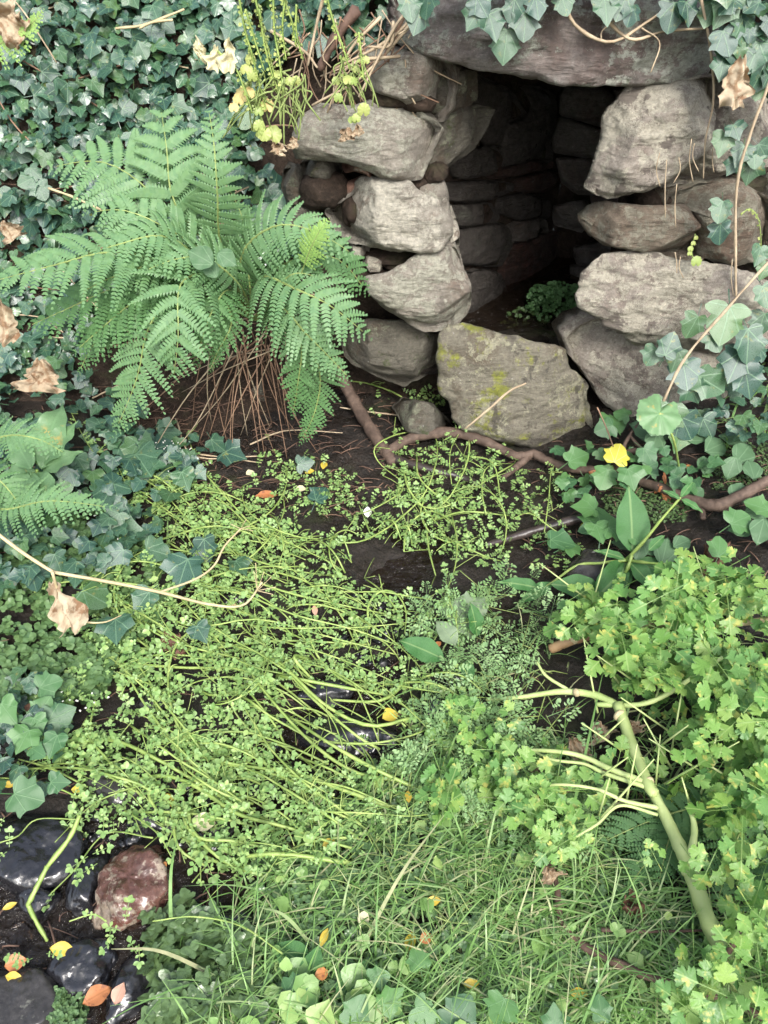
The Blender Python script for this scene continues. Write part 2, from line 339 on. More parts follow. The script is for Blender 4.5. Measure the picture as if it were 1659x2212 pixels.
tc = k.n('ShaderNodeTexCoord'); b = k.n('ShaderNodeBsdfPrincipled'); b.inputs['Base Color'].default_value = (.022, .016, .012, 1)
b.inputs['Roughness'].default_value = .04; b.inputs['Specular IOR Level'].default_value = 1.0
k.l(k.bump(k.noise(tc.outputs['Object'], 26, 5, .6, 1.2), .9, .03), b.inputs['Normal'])
tr = k.n('ShaderNodeBsdfTransparent'); tr.inputs[0].default_value = (.62, .5, .4, 1); ms = k.n('ShaderNodeMixShader'); ms.inputs[0].default_value = .42
k.l(tr.outputs[0], ms.inputs[1]); k.l(b.outputs[0], ms.inputs[2]); o = k.n('ShaderNodeOutputMaterial'); k.l(ms.outputs[0], o.inputs[0])

# ------------------------------------------------------------------ ground, bank, water
def grid(nx, ny, f, skip=None):
    u, v = np.meshgrid(np.linspace(0, 1, nx), np.linspace(0, 1, ny), indexing='ij'); V = f(u, v).reshape(-1, 3)
    i, j = np.meshgrid(np.arange(nx - 1), np.arange(ny - 1), indexing='ij'); q = (i * ny + j).ravel()
    F = np.stack([q, q + ny, q + ny + 1, q + 1], -1)
    if skip is not None: F = F[~skip(V[F].mean(1))]
    return V, F
def fine(t, lo, a, b_, hi):                          # a 0..1 parameter spending most of its steps between a and b
    return np.interp(t, [0, .08, .92, 1], [lo, a, b_, hi])
def gf(u, v):
    x = fine(u, -14, -1.7, 1.7, 14); y = fine(v, -12, .25, 2.6, 2.95); return np.stack([x, y, G(x, y)], -1)
V, F = grid(330, 260, gf); link('ground', new_mesh('ground', V, F, M_soil), kind='structure')
def bf(u, v):
    x = fine(u, -14, -2.0, 1.9, 14); z = np.where(v < .75, -.25 + (TOPZ + .25) * v / .75, TOPZ); w = np.clip((v - .75) / .25, 0, 1)
    y = BY(x, z) + w * w * 14; return np.stack([x, y, z + 2.2 * w + .1 * fbm(x * 1.5, y * 1.5, 3, 1) * np.clip(w * 5, 0, 1)], -1)
V, F = grid(230, 240, bf, lambda c: hole(c[:, 0], c[:, 2]) & (c[:, 1] < 3.2)); link('bank', new_mesh('bank', V, F, M_bank), kind='structure')
V, F = grid(12, 10, lambda u, v: np.stack([-1.9 + 2.4 * u, .15 + 2.0 * v, u * 0 + WATER_Z], -1)); link('rill_water', new_mesh('rill_water', V, F, M_water), kind='structure')

# ------------------------------------------------------------------ stones
def stone_mesh(name, out, Y0, mats, thick=.3, ext=None, bx=0, bz=.12, bulge=.03, amp=.012, seed=0, rings=20, N=104, plane=None, facet=.11, edge=.014):
    """a stone whose seen outline is given; its face leans by bx, bz, its body runs back along ext"""
    rr = random.Random(seed * 7 + 3); out = np.array(out, float); c = out.mean(0); out = c + (out - c) * (1.06 if plane is None else 1.0)
    if plane is None:
        pc = P(c[0], c[1], Y0); d = ray(out[:, 0], out[:, 1])                 # y = Y0 + bx (x-xc) + bz (z-zc)
        t = (Y0 - bx * pc[0] - bz * (pc[2] - 1.6)) / (d[:, 1] - bx * d[:, 0] - bz * d[:, 2])
    else:
        a, bx = plane; d = ray(out[:, 0], out[:, 1]); bz = 0
        t = a / (d[:, 1] - bx * d[:, 0])                                       # y = a + bx x
    Q = CAM + d * t[:, None]
    q = np.vstack([Q, Q[:1]])
    for w_ in (.07, .2):                                                       # soften corners
        a_, b_ = q[:-1] * (1 - w_) + q[1:] * w_, q[:-1] * w_ + q[1:] * (1 - w_); q = np.empty((2 * len(a_), 3)); q[0::2] = a_; q[1::2] = b_; q = np.vstack([q, q[:1]])
    s = np.r_[0, np.cumsum(np.linalg.norm(np.diff(q, axis=0), axis=1))]; L = s[-1]; u = np.linspace(0, L, N, endpoint=False)
    O = np.stack([np.interp(u, s, q[:, i]) for i in range(3)], -1); cen = O.mean(0); size = L / 4
    jit = np.array([mnoise.noise(Vector((p * 14 + seed * 3.1).tolist())) + .6 * mnoise.noise(Vector((p * 45 + seed).tolist())) for p in O]); O = O + (O - cen) * (jit * .05)[:, None]
    dc = ray(*out.mean(0)); e = unit(np.array([(dc[0] / dc[1] if ext is None else ext[0]), 1.0, dc[2] / dc[1] * 1.02])); fn = unit(np.array([bx, -1, bz])); Vs = []; 
    pl = [(1.2 * math.cos(th_), 1.2 * math.sin(th_), rr.uniform(-.1, .45)) for th_ in [rr.uniform(0, 6.28) for _ in range(6)]]
    ex = unit(np.array([1, bx, 0])); er = edge
    def face(r, ring):
        p = cen + (O - cen) * r; lx = (p - cen) @ ex / (size * .72); lz = (p - cen)[:, 2] / (size * .72)
        f = np.max([a * lx + b * lz - .42 - cc for a, b, cc in pl], axis=0); f = np.maximum(f, 0) * facet * 2.2
        dep = bulge * (r ** 4) * .45 + er * (1 - math.sqrt(max(0, 1 - r ** 12))) + f
        return p - fn[None] * dep[:, None]
    for i in range(rings + 1):
        r = (i / rings) ** .75
        if i: Vs.append(face(r, i))
    base = Vs[-1]; K = 8
    for i in range(1, K + 1):
        f = i / K; sc = 1 + .01 * math.sin(f * 3) - .22 * f * f; p = cen + (O - cen) * sc; p = p + e * (er + bulge + thick * f) + (base - O) * 0
        Vs.append(p)
    back = cen + e * (thick * 1.05 + er)
    V = np.vstack([[face(0, 0)[0]]] + Vs + [[back]])
    out_ = []; V0 = 1.0
    for p in V:
        a_ = Vector((p * 5 + seed * 1.7).tolist()); b_ = Vector((p * np.array([13, 13, 30]) + seed).tolist()); c_ = Vector((p * 38 + seed).tolist())
        dx = mnoise.noise(a_) * 1.1 + mnoise.noise(b_) * .9 + mnoise.noise(c_) * .45 + 1.2 * (abs(mnoise.noise(a_ * 2.3)) - .25) + .5 * (.2 - abs(mnoise.noise(b_ * 1.9))) + 1.1 * (round(mnoise.noise(a_ * 1.3 + Vector((0, 0, V0 * p[2] * 9))) * 4) / 4)
        out_.append(dx)
    dirs = unit(V - (cen + e * thick * .35)) * .5 + fn * .8
    V = V + dirs * (np.array(out_) * amp * .55)[:, None]
    F = [(0, 1 + (j + 1) % N, 1 + j) for j in range(N)]; Q4 = []
    T = rings + K
    for i in range(T - 1):
        a = 1 + i * N
        for j in range(N):
            p, p2 = a + j, a + (j + 1) % N; F += [(p, p2, p2 + N), (p, p2 + N, p + N)]
    last = 1 + (T - 1) * N; F += [(last + j, last + (j + 1) % N, len(V) - 1) for j in range(N)]
    org = cen + e * thick * .4; return new_mesh(name, V - org, np.array(F), mats), org

wall = thing('dry_stone_well_house', 'old dry stone well house with a dark square mouth built into the ivy bank', 'stone well', (.3, 2.6, 0)); wp = np.array([.3, 2.6, 0])
def stone(out, Y0, m, name='stone', label=None, **k):
    stone.n += 1; me, org = stone_mesh(name, out, Y0, m, seed=stone.n, **k); return link(name, me, wall, loc=tuple(org - wp), label=label)
stone.n = 0
Lx = lambda pts: [(763 + .54 * a, .54 * b) for a, b in pts]
stone([(850, 45), (866, -20), (1000, -45), (1250, -50), (1500, -25), (1542, 40), (1548, 130), (1500, 178), (1395, 188), (1276, 186), (1190, 176), (1114, 168), (979, 136), (871, 103), (856, 80)], 2.40, M_lintel, 'lintel', 'long purplish brown lintel slab with pale lichen patches', thick=.5, bz=.04, bulge=.03, amp=.016, rings=30, N=150, edge=.02, facet=.06)
stone([(790, 108), (812, 100), (887, 112), (962, 138), (968, 165), (955, 227), (938, 262), (925, 267), (905, 251), (871, 218), (830, 205), (790, 189)], 2.47, M_block, ext=(.3, 1), thick=.32, amp=.012)
stone([(632, 292), (655, 250), (700, 226), (760, 232), (800, 212), (870, 228), (925, 265), (938, 278), (915, 325), (898, 390), (820, 381), (765, 352), (700, 344), (640, 340)], 2.43, M_block, 'stone', 'broad overhanging slab left of the well mouth', ext=(.2, 1), thick=.34, bz=.25, amp=.016, rings=22, N=110)
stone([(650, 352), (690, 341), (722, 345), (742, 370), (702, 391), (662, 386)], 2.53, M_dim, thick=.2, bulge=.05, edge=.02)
stone([(738, 356), (765, 344), (800, 352), (815, 376), (805, 390), (790, 378), (765, 370), (745, 374)], 2.50, M_tile, 'stone', 'curved reddish fragment wedged between the slabs', thick=.2, edge=.012, amp=.006)
stone([(663, 396), (722, 390), (738, 416), (702, 441), (664, 433)], 2.52, M_pale, thick=.2, edge=.02)
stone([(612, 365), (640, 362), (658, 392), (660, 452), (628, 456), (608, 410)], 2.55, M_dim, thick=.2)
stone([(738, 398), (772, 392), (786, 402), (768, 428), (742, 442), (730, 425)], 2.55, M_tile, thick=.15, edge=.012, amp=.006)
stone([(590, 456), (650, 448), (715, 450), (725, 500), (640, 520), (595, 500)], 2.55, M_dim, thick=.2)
stone([(700, 456), (748, 434), (768, 412), (785, 395), (840, 390), (890, 398), (905, 418), (950, 440), (970, 475), (977, 507), (945, 541), (915, 551), (845, 541), (760, 522), (725, 500)], 2.42, M_pale, 'stone', 'large rounded pale block left of the well mouth', thick=.3, bz=.1, rings=24, N=116, amp=.015, bulge=.05)
stone([(893, 392), (952, 366), (964, 405), (974, 470), (976, 498), (940, 450), (905, 420)], 2.50, M_block, thick=.26, amp=.01)
stone([(962, 486), (985, 470), (993, 500), (992, 530), (968, 532)], 2.53, M_pale, thick=.2, edge=.015, amp=.006)
stone([(740, 528), (800, 545), (806, 561), (765, 557), (738, 548)], 2.50, M_block, thick=.2, edge=.012, amp=.006)
stone([(765, 556), (845, 560), (852, 580), (838, 592), (790, 592), (762, 576)], 2.50, M_mauve, thick=.2, edge=.016, amp=.008)
stone([(812, 545), (850, 550), (905, 556), (890, 572), (852, 576), (820, 562)], 2.56, M_tile, thick=.15, edge=.012, amp=.006)
stone([(790, 602), (844, 594), (870, 577), (905, 556), (979, 533), (998, 560), (1010, 605), (1020, 648), (1003, 682), (973, 714), (920, 711), (860, 682), (806, 645)], 2.42, M_block, 'stone', 'tapering grey block low on the left jamb', thick=.3, amp=.015, rings=22, N=110)
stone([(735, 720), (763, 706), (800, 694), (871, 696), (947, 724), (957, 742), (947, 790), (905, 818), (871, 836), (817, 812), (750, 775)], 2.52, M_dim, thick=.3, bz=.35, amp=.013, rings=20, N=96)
stone([(955, 778), (958, 735), (979, 713), (1017, 706), (1087, 729), (1141, 742), (1222, 761), (1232, 800), (1268, 832), (1275, 880), (1274, 940), (1262, 958), (1195, 985), (1087, 948), (1000, 925), (962, 850)], 2.36, M_sill, 'sill_stone', 'big mossy sill boulder below the well mouth', thick=.30, bz=.34, bulge=.03, amp=.014, rings=30, N=130, facet=.05)
stone([(1222, 729), (1249, 705), (1281, 686), (1335, 705), (1438, 735), (1560, 752), (1600, 800), (1580, 900), (1480, 925), (1384, 910), (1330, 893), (1303, 864), (1268, 810), (1236, 767)], 2.40, M_mauve, 'stone', 'wedge shaped lichened slab right of the sill', thick=.3, bz=.22, amp=.014, rings=24, N=116, facet=.08)
stone([(1257, 616), (1270, 592), (1296, 572), (1330, 551), (1411, 549), (1470, 570), (1573, 580), (1640, 606), (1720, 640), (1700, 735), (1610, 765), (1492, 750), (1438, 753), (1372, 742), (1338, 716), (1281, 684), (1262, 659)], 2.36, M_mauve, 'stone', 'largest lichened boulder of the right jamb', thick=.34, bz=.16, bulge=.05, amp=.018, rings=30, N=130, facet=.08)
stone([(1281, 486), (1295, 464), (1330, 447), (1433, 448), (1470, 452), (1508, 455), (1520, 500), (1522, 558), (1492, 563), (1420, 552), (1357, 540), (1303, 529), (1286, 508)], 2.38, M_red, 'stone', 'reddish layered block of the right jamb', thick=.3, amp=.012, rings=22, N=110, edge=.016)
stone([(1440, 446), (1446, 421), (1519, 398), (1605, 393), (1656, 428), (1700, 470), (1700, 560), (1654, 566), (1573, 573), (1528, 560), (1524, 500), (1512, 452)], 2.40, M_red, thick=.3, amp=.012, rings=20, N=100)
stone([(1293, 410), (1297, 375), (1304, 346), (1325, 275), (1335, 243), (1360, 208), (1389, 187), (1492, 176), (1562, 166), (1574, 216), (1562, 270), (1548, 296), (1508, 346), (1455, 385), (1411, 408), (1350, 418), (1319, 419)], 2.36, M_mauve, 'stone', 'large pale lichened block under the lintel end', thick=.34, bz=.12, amp=.017, rings=30, N=130, facet=.08)
stone([(1573, 212), (1600, 194), (1700, 185), (1730, 300), (1690, 350), (1573, 369), (1487, 392), (1438, 402), (1418, 396), (1514, 346), (1557, 290)], 2.45, M_mauve, thick=.3, amp=.014, rings=22, N=104)
stone([(1560, 130), (1600, 100), (1700, 90), (1730, 170), (1640, 196), (1580, 200)], 2.5, M_block, thick=.3)
stone([(1672, 400), (1760, 380), (1800, 480), (1760, 560), (1690, 540)], 2.46, M_block, thick=.3)
stone([(1690, 600), (1800, 570), (1840, 700), (1780, 780), (1690, 750)], 2.44, M_mauve, thick=.3)
stone([(1268, 935), (1300, 922), (1314, 950), (1296, 985), (1266, 975)], 2.40, M_in, thick=.2, edge=.02)
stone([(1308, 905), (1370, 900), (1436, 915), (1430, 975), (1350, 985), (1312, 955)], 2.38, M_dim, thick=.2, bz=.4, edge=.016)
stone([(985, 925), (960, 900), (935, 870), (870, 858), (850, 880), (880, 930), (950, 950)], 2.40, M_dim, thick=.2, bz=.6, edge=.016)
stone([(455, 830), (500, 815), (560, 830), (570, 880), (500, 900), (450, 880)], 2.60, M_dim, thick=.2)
# the chamber behind: its left side runs back to the right, the far side closes it
PL, PB = (2.62, 1.30), (3.56, -.12)
def inner(pts, plane, m=None, raw=False, **k):
    m = m or (M_in if plane is PB else M_inshade)
    pts = np.array(pts if raw else Lx(pts), float); c = pts.mean(0); pts = c + (pts - c) * 1.02
    kw = dict(thick=.12, edge=.02, bulge=.02, amp=.010, rings=9, N=48, facet=.03); kw.update(k); stone(pts, 0, m, 'chamber_stone', plane=plane, **kw)
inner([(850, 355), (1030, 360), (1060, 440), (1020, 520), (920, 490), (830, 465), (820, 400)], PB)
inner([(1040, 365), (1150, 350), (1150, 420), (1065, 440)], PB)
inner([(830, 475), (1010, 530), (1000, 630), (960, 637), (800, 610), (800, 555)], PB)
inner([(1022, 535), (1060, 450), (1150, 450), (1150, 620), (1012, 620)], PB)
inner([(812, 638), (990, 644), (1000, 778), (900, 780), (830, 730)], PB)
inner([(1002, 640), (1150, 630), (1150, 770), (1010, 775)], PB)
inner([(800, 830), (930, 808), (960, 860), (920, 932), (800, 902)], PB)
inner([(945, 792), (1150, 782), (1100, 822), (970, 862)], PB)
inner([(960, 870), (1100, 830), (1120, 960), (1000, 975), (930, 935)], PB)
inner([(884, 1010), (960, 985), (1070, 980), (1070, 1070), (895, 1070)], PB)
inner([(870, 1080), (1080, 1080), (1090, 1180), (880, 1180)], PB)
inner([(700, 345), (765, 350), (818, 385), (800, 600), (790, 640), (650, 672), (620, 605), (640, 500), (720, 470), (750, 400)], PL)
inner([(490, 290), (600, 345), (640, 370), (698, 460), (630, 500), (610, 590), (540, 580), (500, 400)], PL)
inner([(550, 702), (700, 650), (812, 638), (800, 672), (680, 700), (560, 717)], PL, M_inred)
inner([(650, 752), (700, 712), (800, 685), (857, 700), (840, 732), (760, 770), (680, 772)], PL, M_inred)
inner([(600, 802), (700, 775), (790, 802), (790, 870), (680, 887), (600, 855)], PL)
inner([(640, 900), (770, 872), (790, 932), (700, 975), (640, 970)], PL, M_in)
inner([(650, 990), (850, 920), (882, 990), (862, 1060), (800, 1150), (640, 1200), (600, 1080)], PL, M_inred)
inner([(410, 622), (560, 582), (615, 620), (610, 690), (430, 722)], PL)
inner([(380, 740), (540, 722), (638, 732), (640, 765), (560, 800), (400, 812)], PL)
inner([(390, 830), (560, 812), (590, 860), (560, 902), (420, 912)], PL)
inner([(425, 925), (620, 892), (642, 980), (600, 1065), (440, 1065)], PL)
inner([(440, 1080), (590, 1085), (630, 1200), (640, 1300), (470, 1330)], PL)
inner([(320, 495), (440, 430), (580, 428), (490, 585), (370, 680), (262, 715), (270, 620)], (2.42, .95), M_dim, thick=.2, rings=16, N=80, amp=.014)  # unlit side face of the broad slab, its shade painted as darker stone
inner([(380, 270), (500, 285), (500, 400), (390, 480), (350, 470), (372, 360)], (2.44, .8), M_dim, thick=.2)  # side face of the upper block, shade likewise put into the stone colour
# dark soil shell behind the chamber stones, floor of wet mud
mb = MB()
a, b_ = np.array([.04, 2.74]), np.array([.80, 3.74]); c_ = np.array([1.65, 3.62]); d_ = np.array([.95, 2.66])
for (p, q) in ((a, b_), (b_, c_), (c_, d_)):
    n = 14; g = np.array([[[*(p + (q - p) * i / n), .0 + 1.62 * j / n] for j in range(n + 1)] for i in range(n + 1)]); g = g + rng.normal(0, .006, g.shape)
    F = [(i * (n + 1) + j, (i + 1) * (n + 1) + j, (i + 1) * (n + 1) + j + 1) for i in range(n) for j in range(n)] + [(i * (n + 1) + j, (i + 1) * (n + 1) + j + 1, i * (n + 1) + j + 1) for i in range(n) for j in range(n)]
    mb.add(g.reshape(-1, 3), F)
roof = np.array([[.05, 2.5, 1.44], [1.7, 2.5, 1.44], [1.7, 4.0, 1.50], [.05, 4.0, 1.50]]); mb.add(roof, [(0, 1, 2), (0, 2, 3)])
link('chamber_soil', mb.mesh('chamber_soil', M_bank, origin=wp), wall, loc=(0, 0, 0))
V, F = grid(40, 40, lambda u, v: np.stack([.1 + 1.3 * u, 2.55 + 1.3 * v, .24 + .05 * fbm(u * 9, v * 9, 3) - .05 * v], -1)); link('chamber_floor', new_mesh('chamber_floor', V, F, M_soil), kind='structure')
V, F = grid(4, 4, lambda u, v: np.stack([.1 + 1.3 * u, 2.6 + 1.2 * v, .235 + 0 * u], -1)); link('well_water', new_mesh('well_water', V, F, M_water), kind='structure')
# soil packed in the joints of the wall
mb = MB()
for (px, py, w, h_) in ((850, 205, 60, 18), (700, 410, 60, 34), (870, 560, 50, 18), (1500, 430, 80, 22), (1420, 425, 50, 16), (1500, 568, 110, 14), (1620, 585, 60, 16), (760, 450, 24, 30), (800, 590, 60, 16), (940, 372, 30, 20), (890, 392, 40, 14), (845, 552, 60, 14), (900, 222, 40, 14), (1440, 574, 80, 14), (1600, 395, 60, 16), (1560, 380, 70, 16)):
    c0 = P(px, py, 2.57); sx = w * .00145; sz = h_ * .0017
    th, ph = np.meshgrid(np.linspace(0, 2 * math.pi, 19)[:-1], np.linspace(0, math.pi, 10), indexing='ij'); r = 1 + .28 * fbm(np.cos(th) * 2 + px, ph * 2, 3)
    X = np.stack([c0[0] + sx * r * np.cos(th) * np.sin(ph), c0[1] + .07 * r * np.sin(th) * np.sin(ph), c0[2] + sz * r * np.cos(ph)], -1).reshape(-1, 3)
    F = []
    for i in range(18):
        for j in range(9): q, w_ = i * 10 + j, ((i + 1) % 18) * 10 + j; F += [(q, w_, w_ + 1), (q, w_ + 1, q + 1)]
    mb.add(X, F)
link('joint_soil', mb.mesh('joint_soil', M_bank, origin=wp), wall, loc=(0, 0, 0), kind='stuff')

# ------------------------------------------------------------------ loose stones lying in the wet
def boulder(px, py, w, h_, m, label, zf=.6, rot=0, seed=0, group='stones lying in the wet ground', sink=.35, amp=.06, name='boulder'):
    c = A(px, py); s = np.linalg.norm(c - CAM) / FPX; rx = w * s / 2; rz = rx * zf; ry = max(h_ * s / 2 / .85, rx * .45)
    n1, n2 = 60, 34; th, ph = np.meshgrid(np.linspace(0, 2 * math.pi, n1 + 1)[:-1], np.linspace(.0, math.pi, n2), indexing='ij')
    D = np.stack([np.cos(th) * np.sin(ph), np.sin(th) * np.sin(ph), np.cos(ph)], -1).reshape(-1, 3); rr = random.Random(seed)
    pl = [unit(np.array([rr.gauss(0, 1), rr.gauss(0, 1), rr.gauss(0, 1)])) for _ in range(9)]; cut = [rr.uniform(.62, .9) for _ in pl]
    r = np.ones(len(D))
    for q, cc in zip(pl, cut):
        dd = D @ q; r = np.where(dd * r > cc, r * .2 + .8 * cc / np.maximum(dd, .01), r)
    nn = np.array([mnoise.noise(Vector((d * 1.7 + seed * 5).tolist())) + .4 * mnoise.noise(Vector((d * 5 + seed).tolist())) + .16 * mnoise.noise(Vector((d * 14 + seed).tolist())) for d in D]); r = r + nn * amp * 1.6
    V = D * r[:, None] * [rx, ry, rz]; ca, sa = math.cos(R(rot)), math.sin(R(rot)); V = V @ np.array([[ca, sa, 0], [-sa, ca, 0], [0, 0, 1]])
    F = []
    for i in range(n1):
        for j in range(n2 - 1): q, w_ = i * n2 + j, ((i + 1) % n1) * n2 + j; F += [(q, q + 1, w_ + 1), (q, w_ + 1, w_)]
    base = np.array([c[0], c[1], c[2] - rz * .25]); g0 = base[2] - rz * sink
    o = link(name, new_mesh(name, V + np.array([0, 0, rz * (1 - sink) * .6]), np.array(F), m), loc=(base[0], base[1], g0 + rz * .3)); tag(o, label, 'stone', group); return o
boulder(62, 1850, 215, 150, M_wet, 'big smooth wet black stone at the left edge of the stream', .5, 8, 1)
boulder(190, 1915, 80, 120, M_wet, 'upright wet black stone touching the red stone', .8, 0, 2)
boulder(292, 1925, 150, 134, M_wetred, 'rusty red stone with a pale crust in the stream', .75, -10, 3, amp=.15)
boulder(85, 1948, 84, 56, M_wet, 'small black pebble between the big black stone and the kinked stem', .7, 0, 4)
boulder(172, 2100, 118, 92, M_wet, 'humped wet black stone right of the dark corner stone', .6, 20, 5)
boulder(214, 2068, 70, 64, M_wet, 'small round wet stone above the humped one', .7, 0, 6)
boulder(283, 2128, 84, 118, M_wet, 'tall wet black stone at the edge of the grass', .7, -20, 7)
boulder(36, 2170, 165, 125, M_wetgrey, 'grey black stone in the bottom left corner', .55, 10, 8)
boulder(335, 1772, 110, 66, M_wet, 'low black stone above the red stone', .6, 0, 9)
boulder(470, 2040, 175, 120, M_wet, 'flat dark slab partly covered by liverwort', .3, 0, 10)
boulder(325, 1522, 66, 56, M_wetgrey, 'round dark stone among the trailing stems on the left', .7, 0, 11)
boulder(958, 1528, 105, 75, M_wet, 'shiny blue black stone below the dark dock leaf', .6, 0, 12)
boulder(700, 1502, 150, 66, M_wet, 'wet black stone under the looping stems', .45, 12, 13)
boulder(745, 1588, 230, 70, M_wet, 'long glistening black ledge in the middle of the rill', .3, -6, 14)
boulder(1292, 1245, 150, 120, M_wetgrey, 'dark flat stone under the dock stems', .5, -30, 15)
boulder(500, 1302, 60, 40, M_wetgrey, 'small purple grey stone among the stems', .6, 0, 16)
boulder(985, 1470, 60, 46, M_wet, 'little black stone above the shiny blue one', .7, 0, 17)
boulder(560, 1700, 110, 60, M_wet, 'half hidden black stone under the green stems', .5, 10, 18)
boulder(20, 1600, 70, 50, M_wetgrey, 'dark stone beneath the lower left ivy', .5, 0, 19)
boulder(480, 1790, 70, 40, M_wetgrey, 'small dark stone near the white petal', .5, 0, 20)
boulder(880, 1385, 60, 60, M_wet, 'wet black stump of stone left of the pale leaf', .7, 0, 21)
boulder(250, 1700, 120, 70, M_wetgrey, 'dark stone behind the kinked green stem', .5, 0, 22)

def pebbles(name, label, pts, smin, smax, m_, seed):
    r = np.random.default_rng(seed); mb = MB(); ico = []
    for i in range(8):
        th, ph = np.meshgrid(np.linspace(0, 2 * math.pi, 9)[:-1], np.linspace(0, math.pi, 6), indexing='ij'); D = np.stack([np.cos(th) * np.sin(ph), np.sin(th) * np.sin(ph), .6 * np.cos(ph)], -1).reshape(-1, 3)
        F = [f for a_ in range(8) for j in range(5) for f in ((a_ * 6 + j, a_ * 6 + j + 1, ((a_ + 1) % 8) * 6 + j + 1), (a_ * 6 + j, ((a_ + 1) % 8) * 6 + j + 1, ((a_ + 1) % 8) * 6 + j))]
        ico.append((D * (1 + r.normal(0, .09, (48, 1))) * r.uniform(.7, 1.2, 3), np.array(F)))
    for x, y in pts:
        s = r.uniform(smin, smax) * (1 if r.random() < .8 else 1.8); V, F = ico[r.integers(0, 8)]; a_ = r.uniform(0, 6.28); Rz = np.array([[math.cos(a_), -math.sin(a_), 0], [math.sin(a_), math.cos(a_), 0], [0, 0, 1]]); mb.add(V @ Rz.T * s + [x, y, float(G(x, y)) + s * .2], F)
    return tag(link(name, mb.mesh(name, m_), kind='stuff'), label, 'pebbles')
pp_ = []
for (ax, ay), (bx_, by_) in zip(CH[1:], CH[2:]):
    for i in range(int(260 * math.hypot(bx_ - ax, by_ - ay))): t_ = rng.random(); w_ = .09 + .16 * float(sstep(1.1, .5, ay)); pp_.append((ax + (bx_ - ax) * t_ + rng.normal(0, w_ * .6), ay + (by_ - ay) * t_ + rng.normal(0, w_ * .6)))
pebbles('pebbles', 'small wet dark pebbles in the bed of the rill', pp_, .005, .013, M_wet, 3)
# ------------------------------------------------------------------ leaf shapes (local +Y to the tip, +Z up)
def fan(outline, mid=None, cup=.0, fold=.0, droop=.0, wav=0., seed=0):
    o = np.array(outline, float); c = np.array(mid if mid is not None else o.mean(0)); V = np.vstack([c, o]); n = len(o)
    x, y = V[:, 0], V[:, 1]; z = fold * abs(x) - droop * y * y + cup * (x * x + (y - c[1]) ** 2) + wav * np.sin(y * 9 + seed) * np.cos(x * 11 + seed * 2)
    return np.column_stack([V, z]), np.array([(0, i + 1, 1 + (i + 1) % n) for i in range(n)])
def mirror(half):                                    # half runs from base to tip on +x
    h_ = list(half); return [(x, y) for x, y in h_] + [(-x, y) for x, y in reversed(h_[1:-1])]
def ivy_leaf(v):
    r = random.Random(v); a = r.uniform(.85, 1.2); b = r.uniform(.8, 1.15)
    s_ = (v % 3) * .05; half = [(0, 0), (.13 * b, -.11), (.28 * b, -.15), (.42 * b, -.08), (.52 * b, .03), (.50 * b, .15), (.50 * a - s_, .24), (.53 * a - s_ * .3, .36), (.58 * a, .46), (.50 * a, .50), (.36 + s_ * .6, .57), (.25 + s_, .72), (.13 + s_, .86), (0, 1.0)]
    half = [(x * (1 + r.uniform(-.07, .07)), y + r.uniform(-.02, .02)) for x, y in half]
    o = mirror(half); V, F = fan(o, (0, .34), fold=-.02, droop=.16, wav=.02, seed=v)
    V[:, 2] += r.choice((-.4, -.25, .15, .3)) * np.abs(V[:, 0]) ** 1.5; V[:, 2] += r.uniform(-.2, .2) * V[:, 0] + .06 * np.sin(V[:, 1] * 7 + v) * np.abs(V[:, 0]) * 2
    return V, F
IVY = [ivy_leaf(i) for i in range(8)]
IVYB = []                                            # with a leaf stalk
for V, F in IVY[:6]:
    W = np.array([(-.012, .02, -.005), (.012, .02, -.005), (.018, -.5, -.30), (-.018, -.5, -.30)]); n = len(V); IVYB.append((np.vstack([V, W]), np.vstack([F, [(n, n + 3, n + 2), (n, n + 2, n + 1)]])))
def oval(w, n=8, tip=1.0, p=1.0, droop=.1, fold=.2, wav=0, seed=0, peak=.45):
    t = np.linspace(0, 1, n); prof = [(w * (math.sin(math.pi * (x ** (math.log(.5) / math.log(peak)))) ** p), x * tip) for x in t]; prof[0] = (0, 0); prof[-1] = (0, tip)
    # two rows across for a crease along the middle
    V = []; F = []
    for i, (x, y) in enumerate(prof):
        for s in (-1, -.5, 0, .5, 1): V.append((s * x, y, fold * abs(s * x) - droop * y * y + wav * math.sin(y * 17 + seed + s) * abs(s)))
    for i in range(n - 1):
        for j in range(4): q = i * 5 + j; F += [(q, q + 1, q + 6), (q, q + 6, q + 5)]
    return np.array(V), np.array(F)
def join(parts):
    V = []; F = []; n = 0
    for v, f in parts: V.append(v); F.append(f + n); n += len(v)
    return np.vstack(V), np.vstack(F)
def xf(vf, s=1, rot=0, t=(0, 0, 0), tilt=0, roll=0):
    V = vf[0] * s; ct, st = math.cos(tilt), math.sin(tilt); V = np.column_stack([V[:, 0], V[:, 1] * ct - V[:, 2] * st, V[:, 1] * st + V[:, 2] * ct])
    c, s_ = math.cos(rot), math.sin(rot); V = np.column_stack([V[:, 0] * c + V[:, 1] * s_, -V[:, 0] * s_ + V[:, 1] * c, V[:, 2]]); return V + np.array(t), vf[1]
def disc(r=.5, n=7, cup=.3, notch=0):
    a = np.linspace(0, 2 * math.pi, n + 1)[:-1]; return fan([(r * math.sin(t), .5 + r * math.cos(t) * -1) for t in a], (0, .5), cup=cup)
def stick(p, q, w): 
    p, q = np.array(p, float), np.array(q, float); s = np.array([w, 0, 0]); u = np.array([0, 0, w])
    return np.array([p - s, p + s, q + s * .6, q - s * .6, p - u, p + u, q + u * .6, q - u * .6]), np.array([(0, 1, 2), (0, 2, 3), (4, 5, 6), (4, 6, 7)])
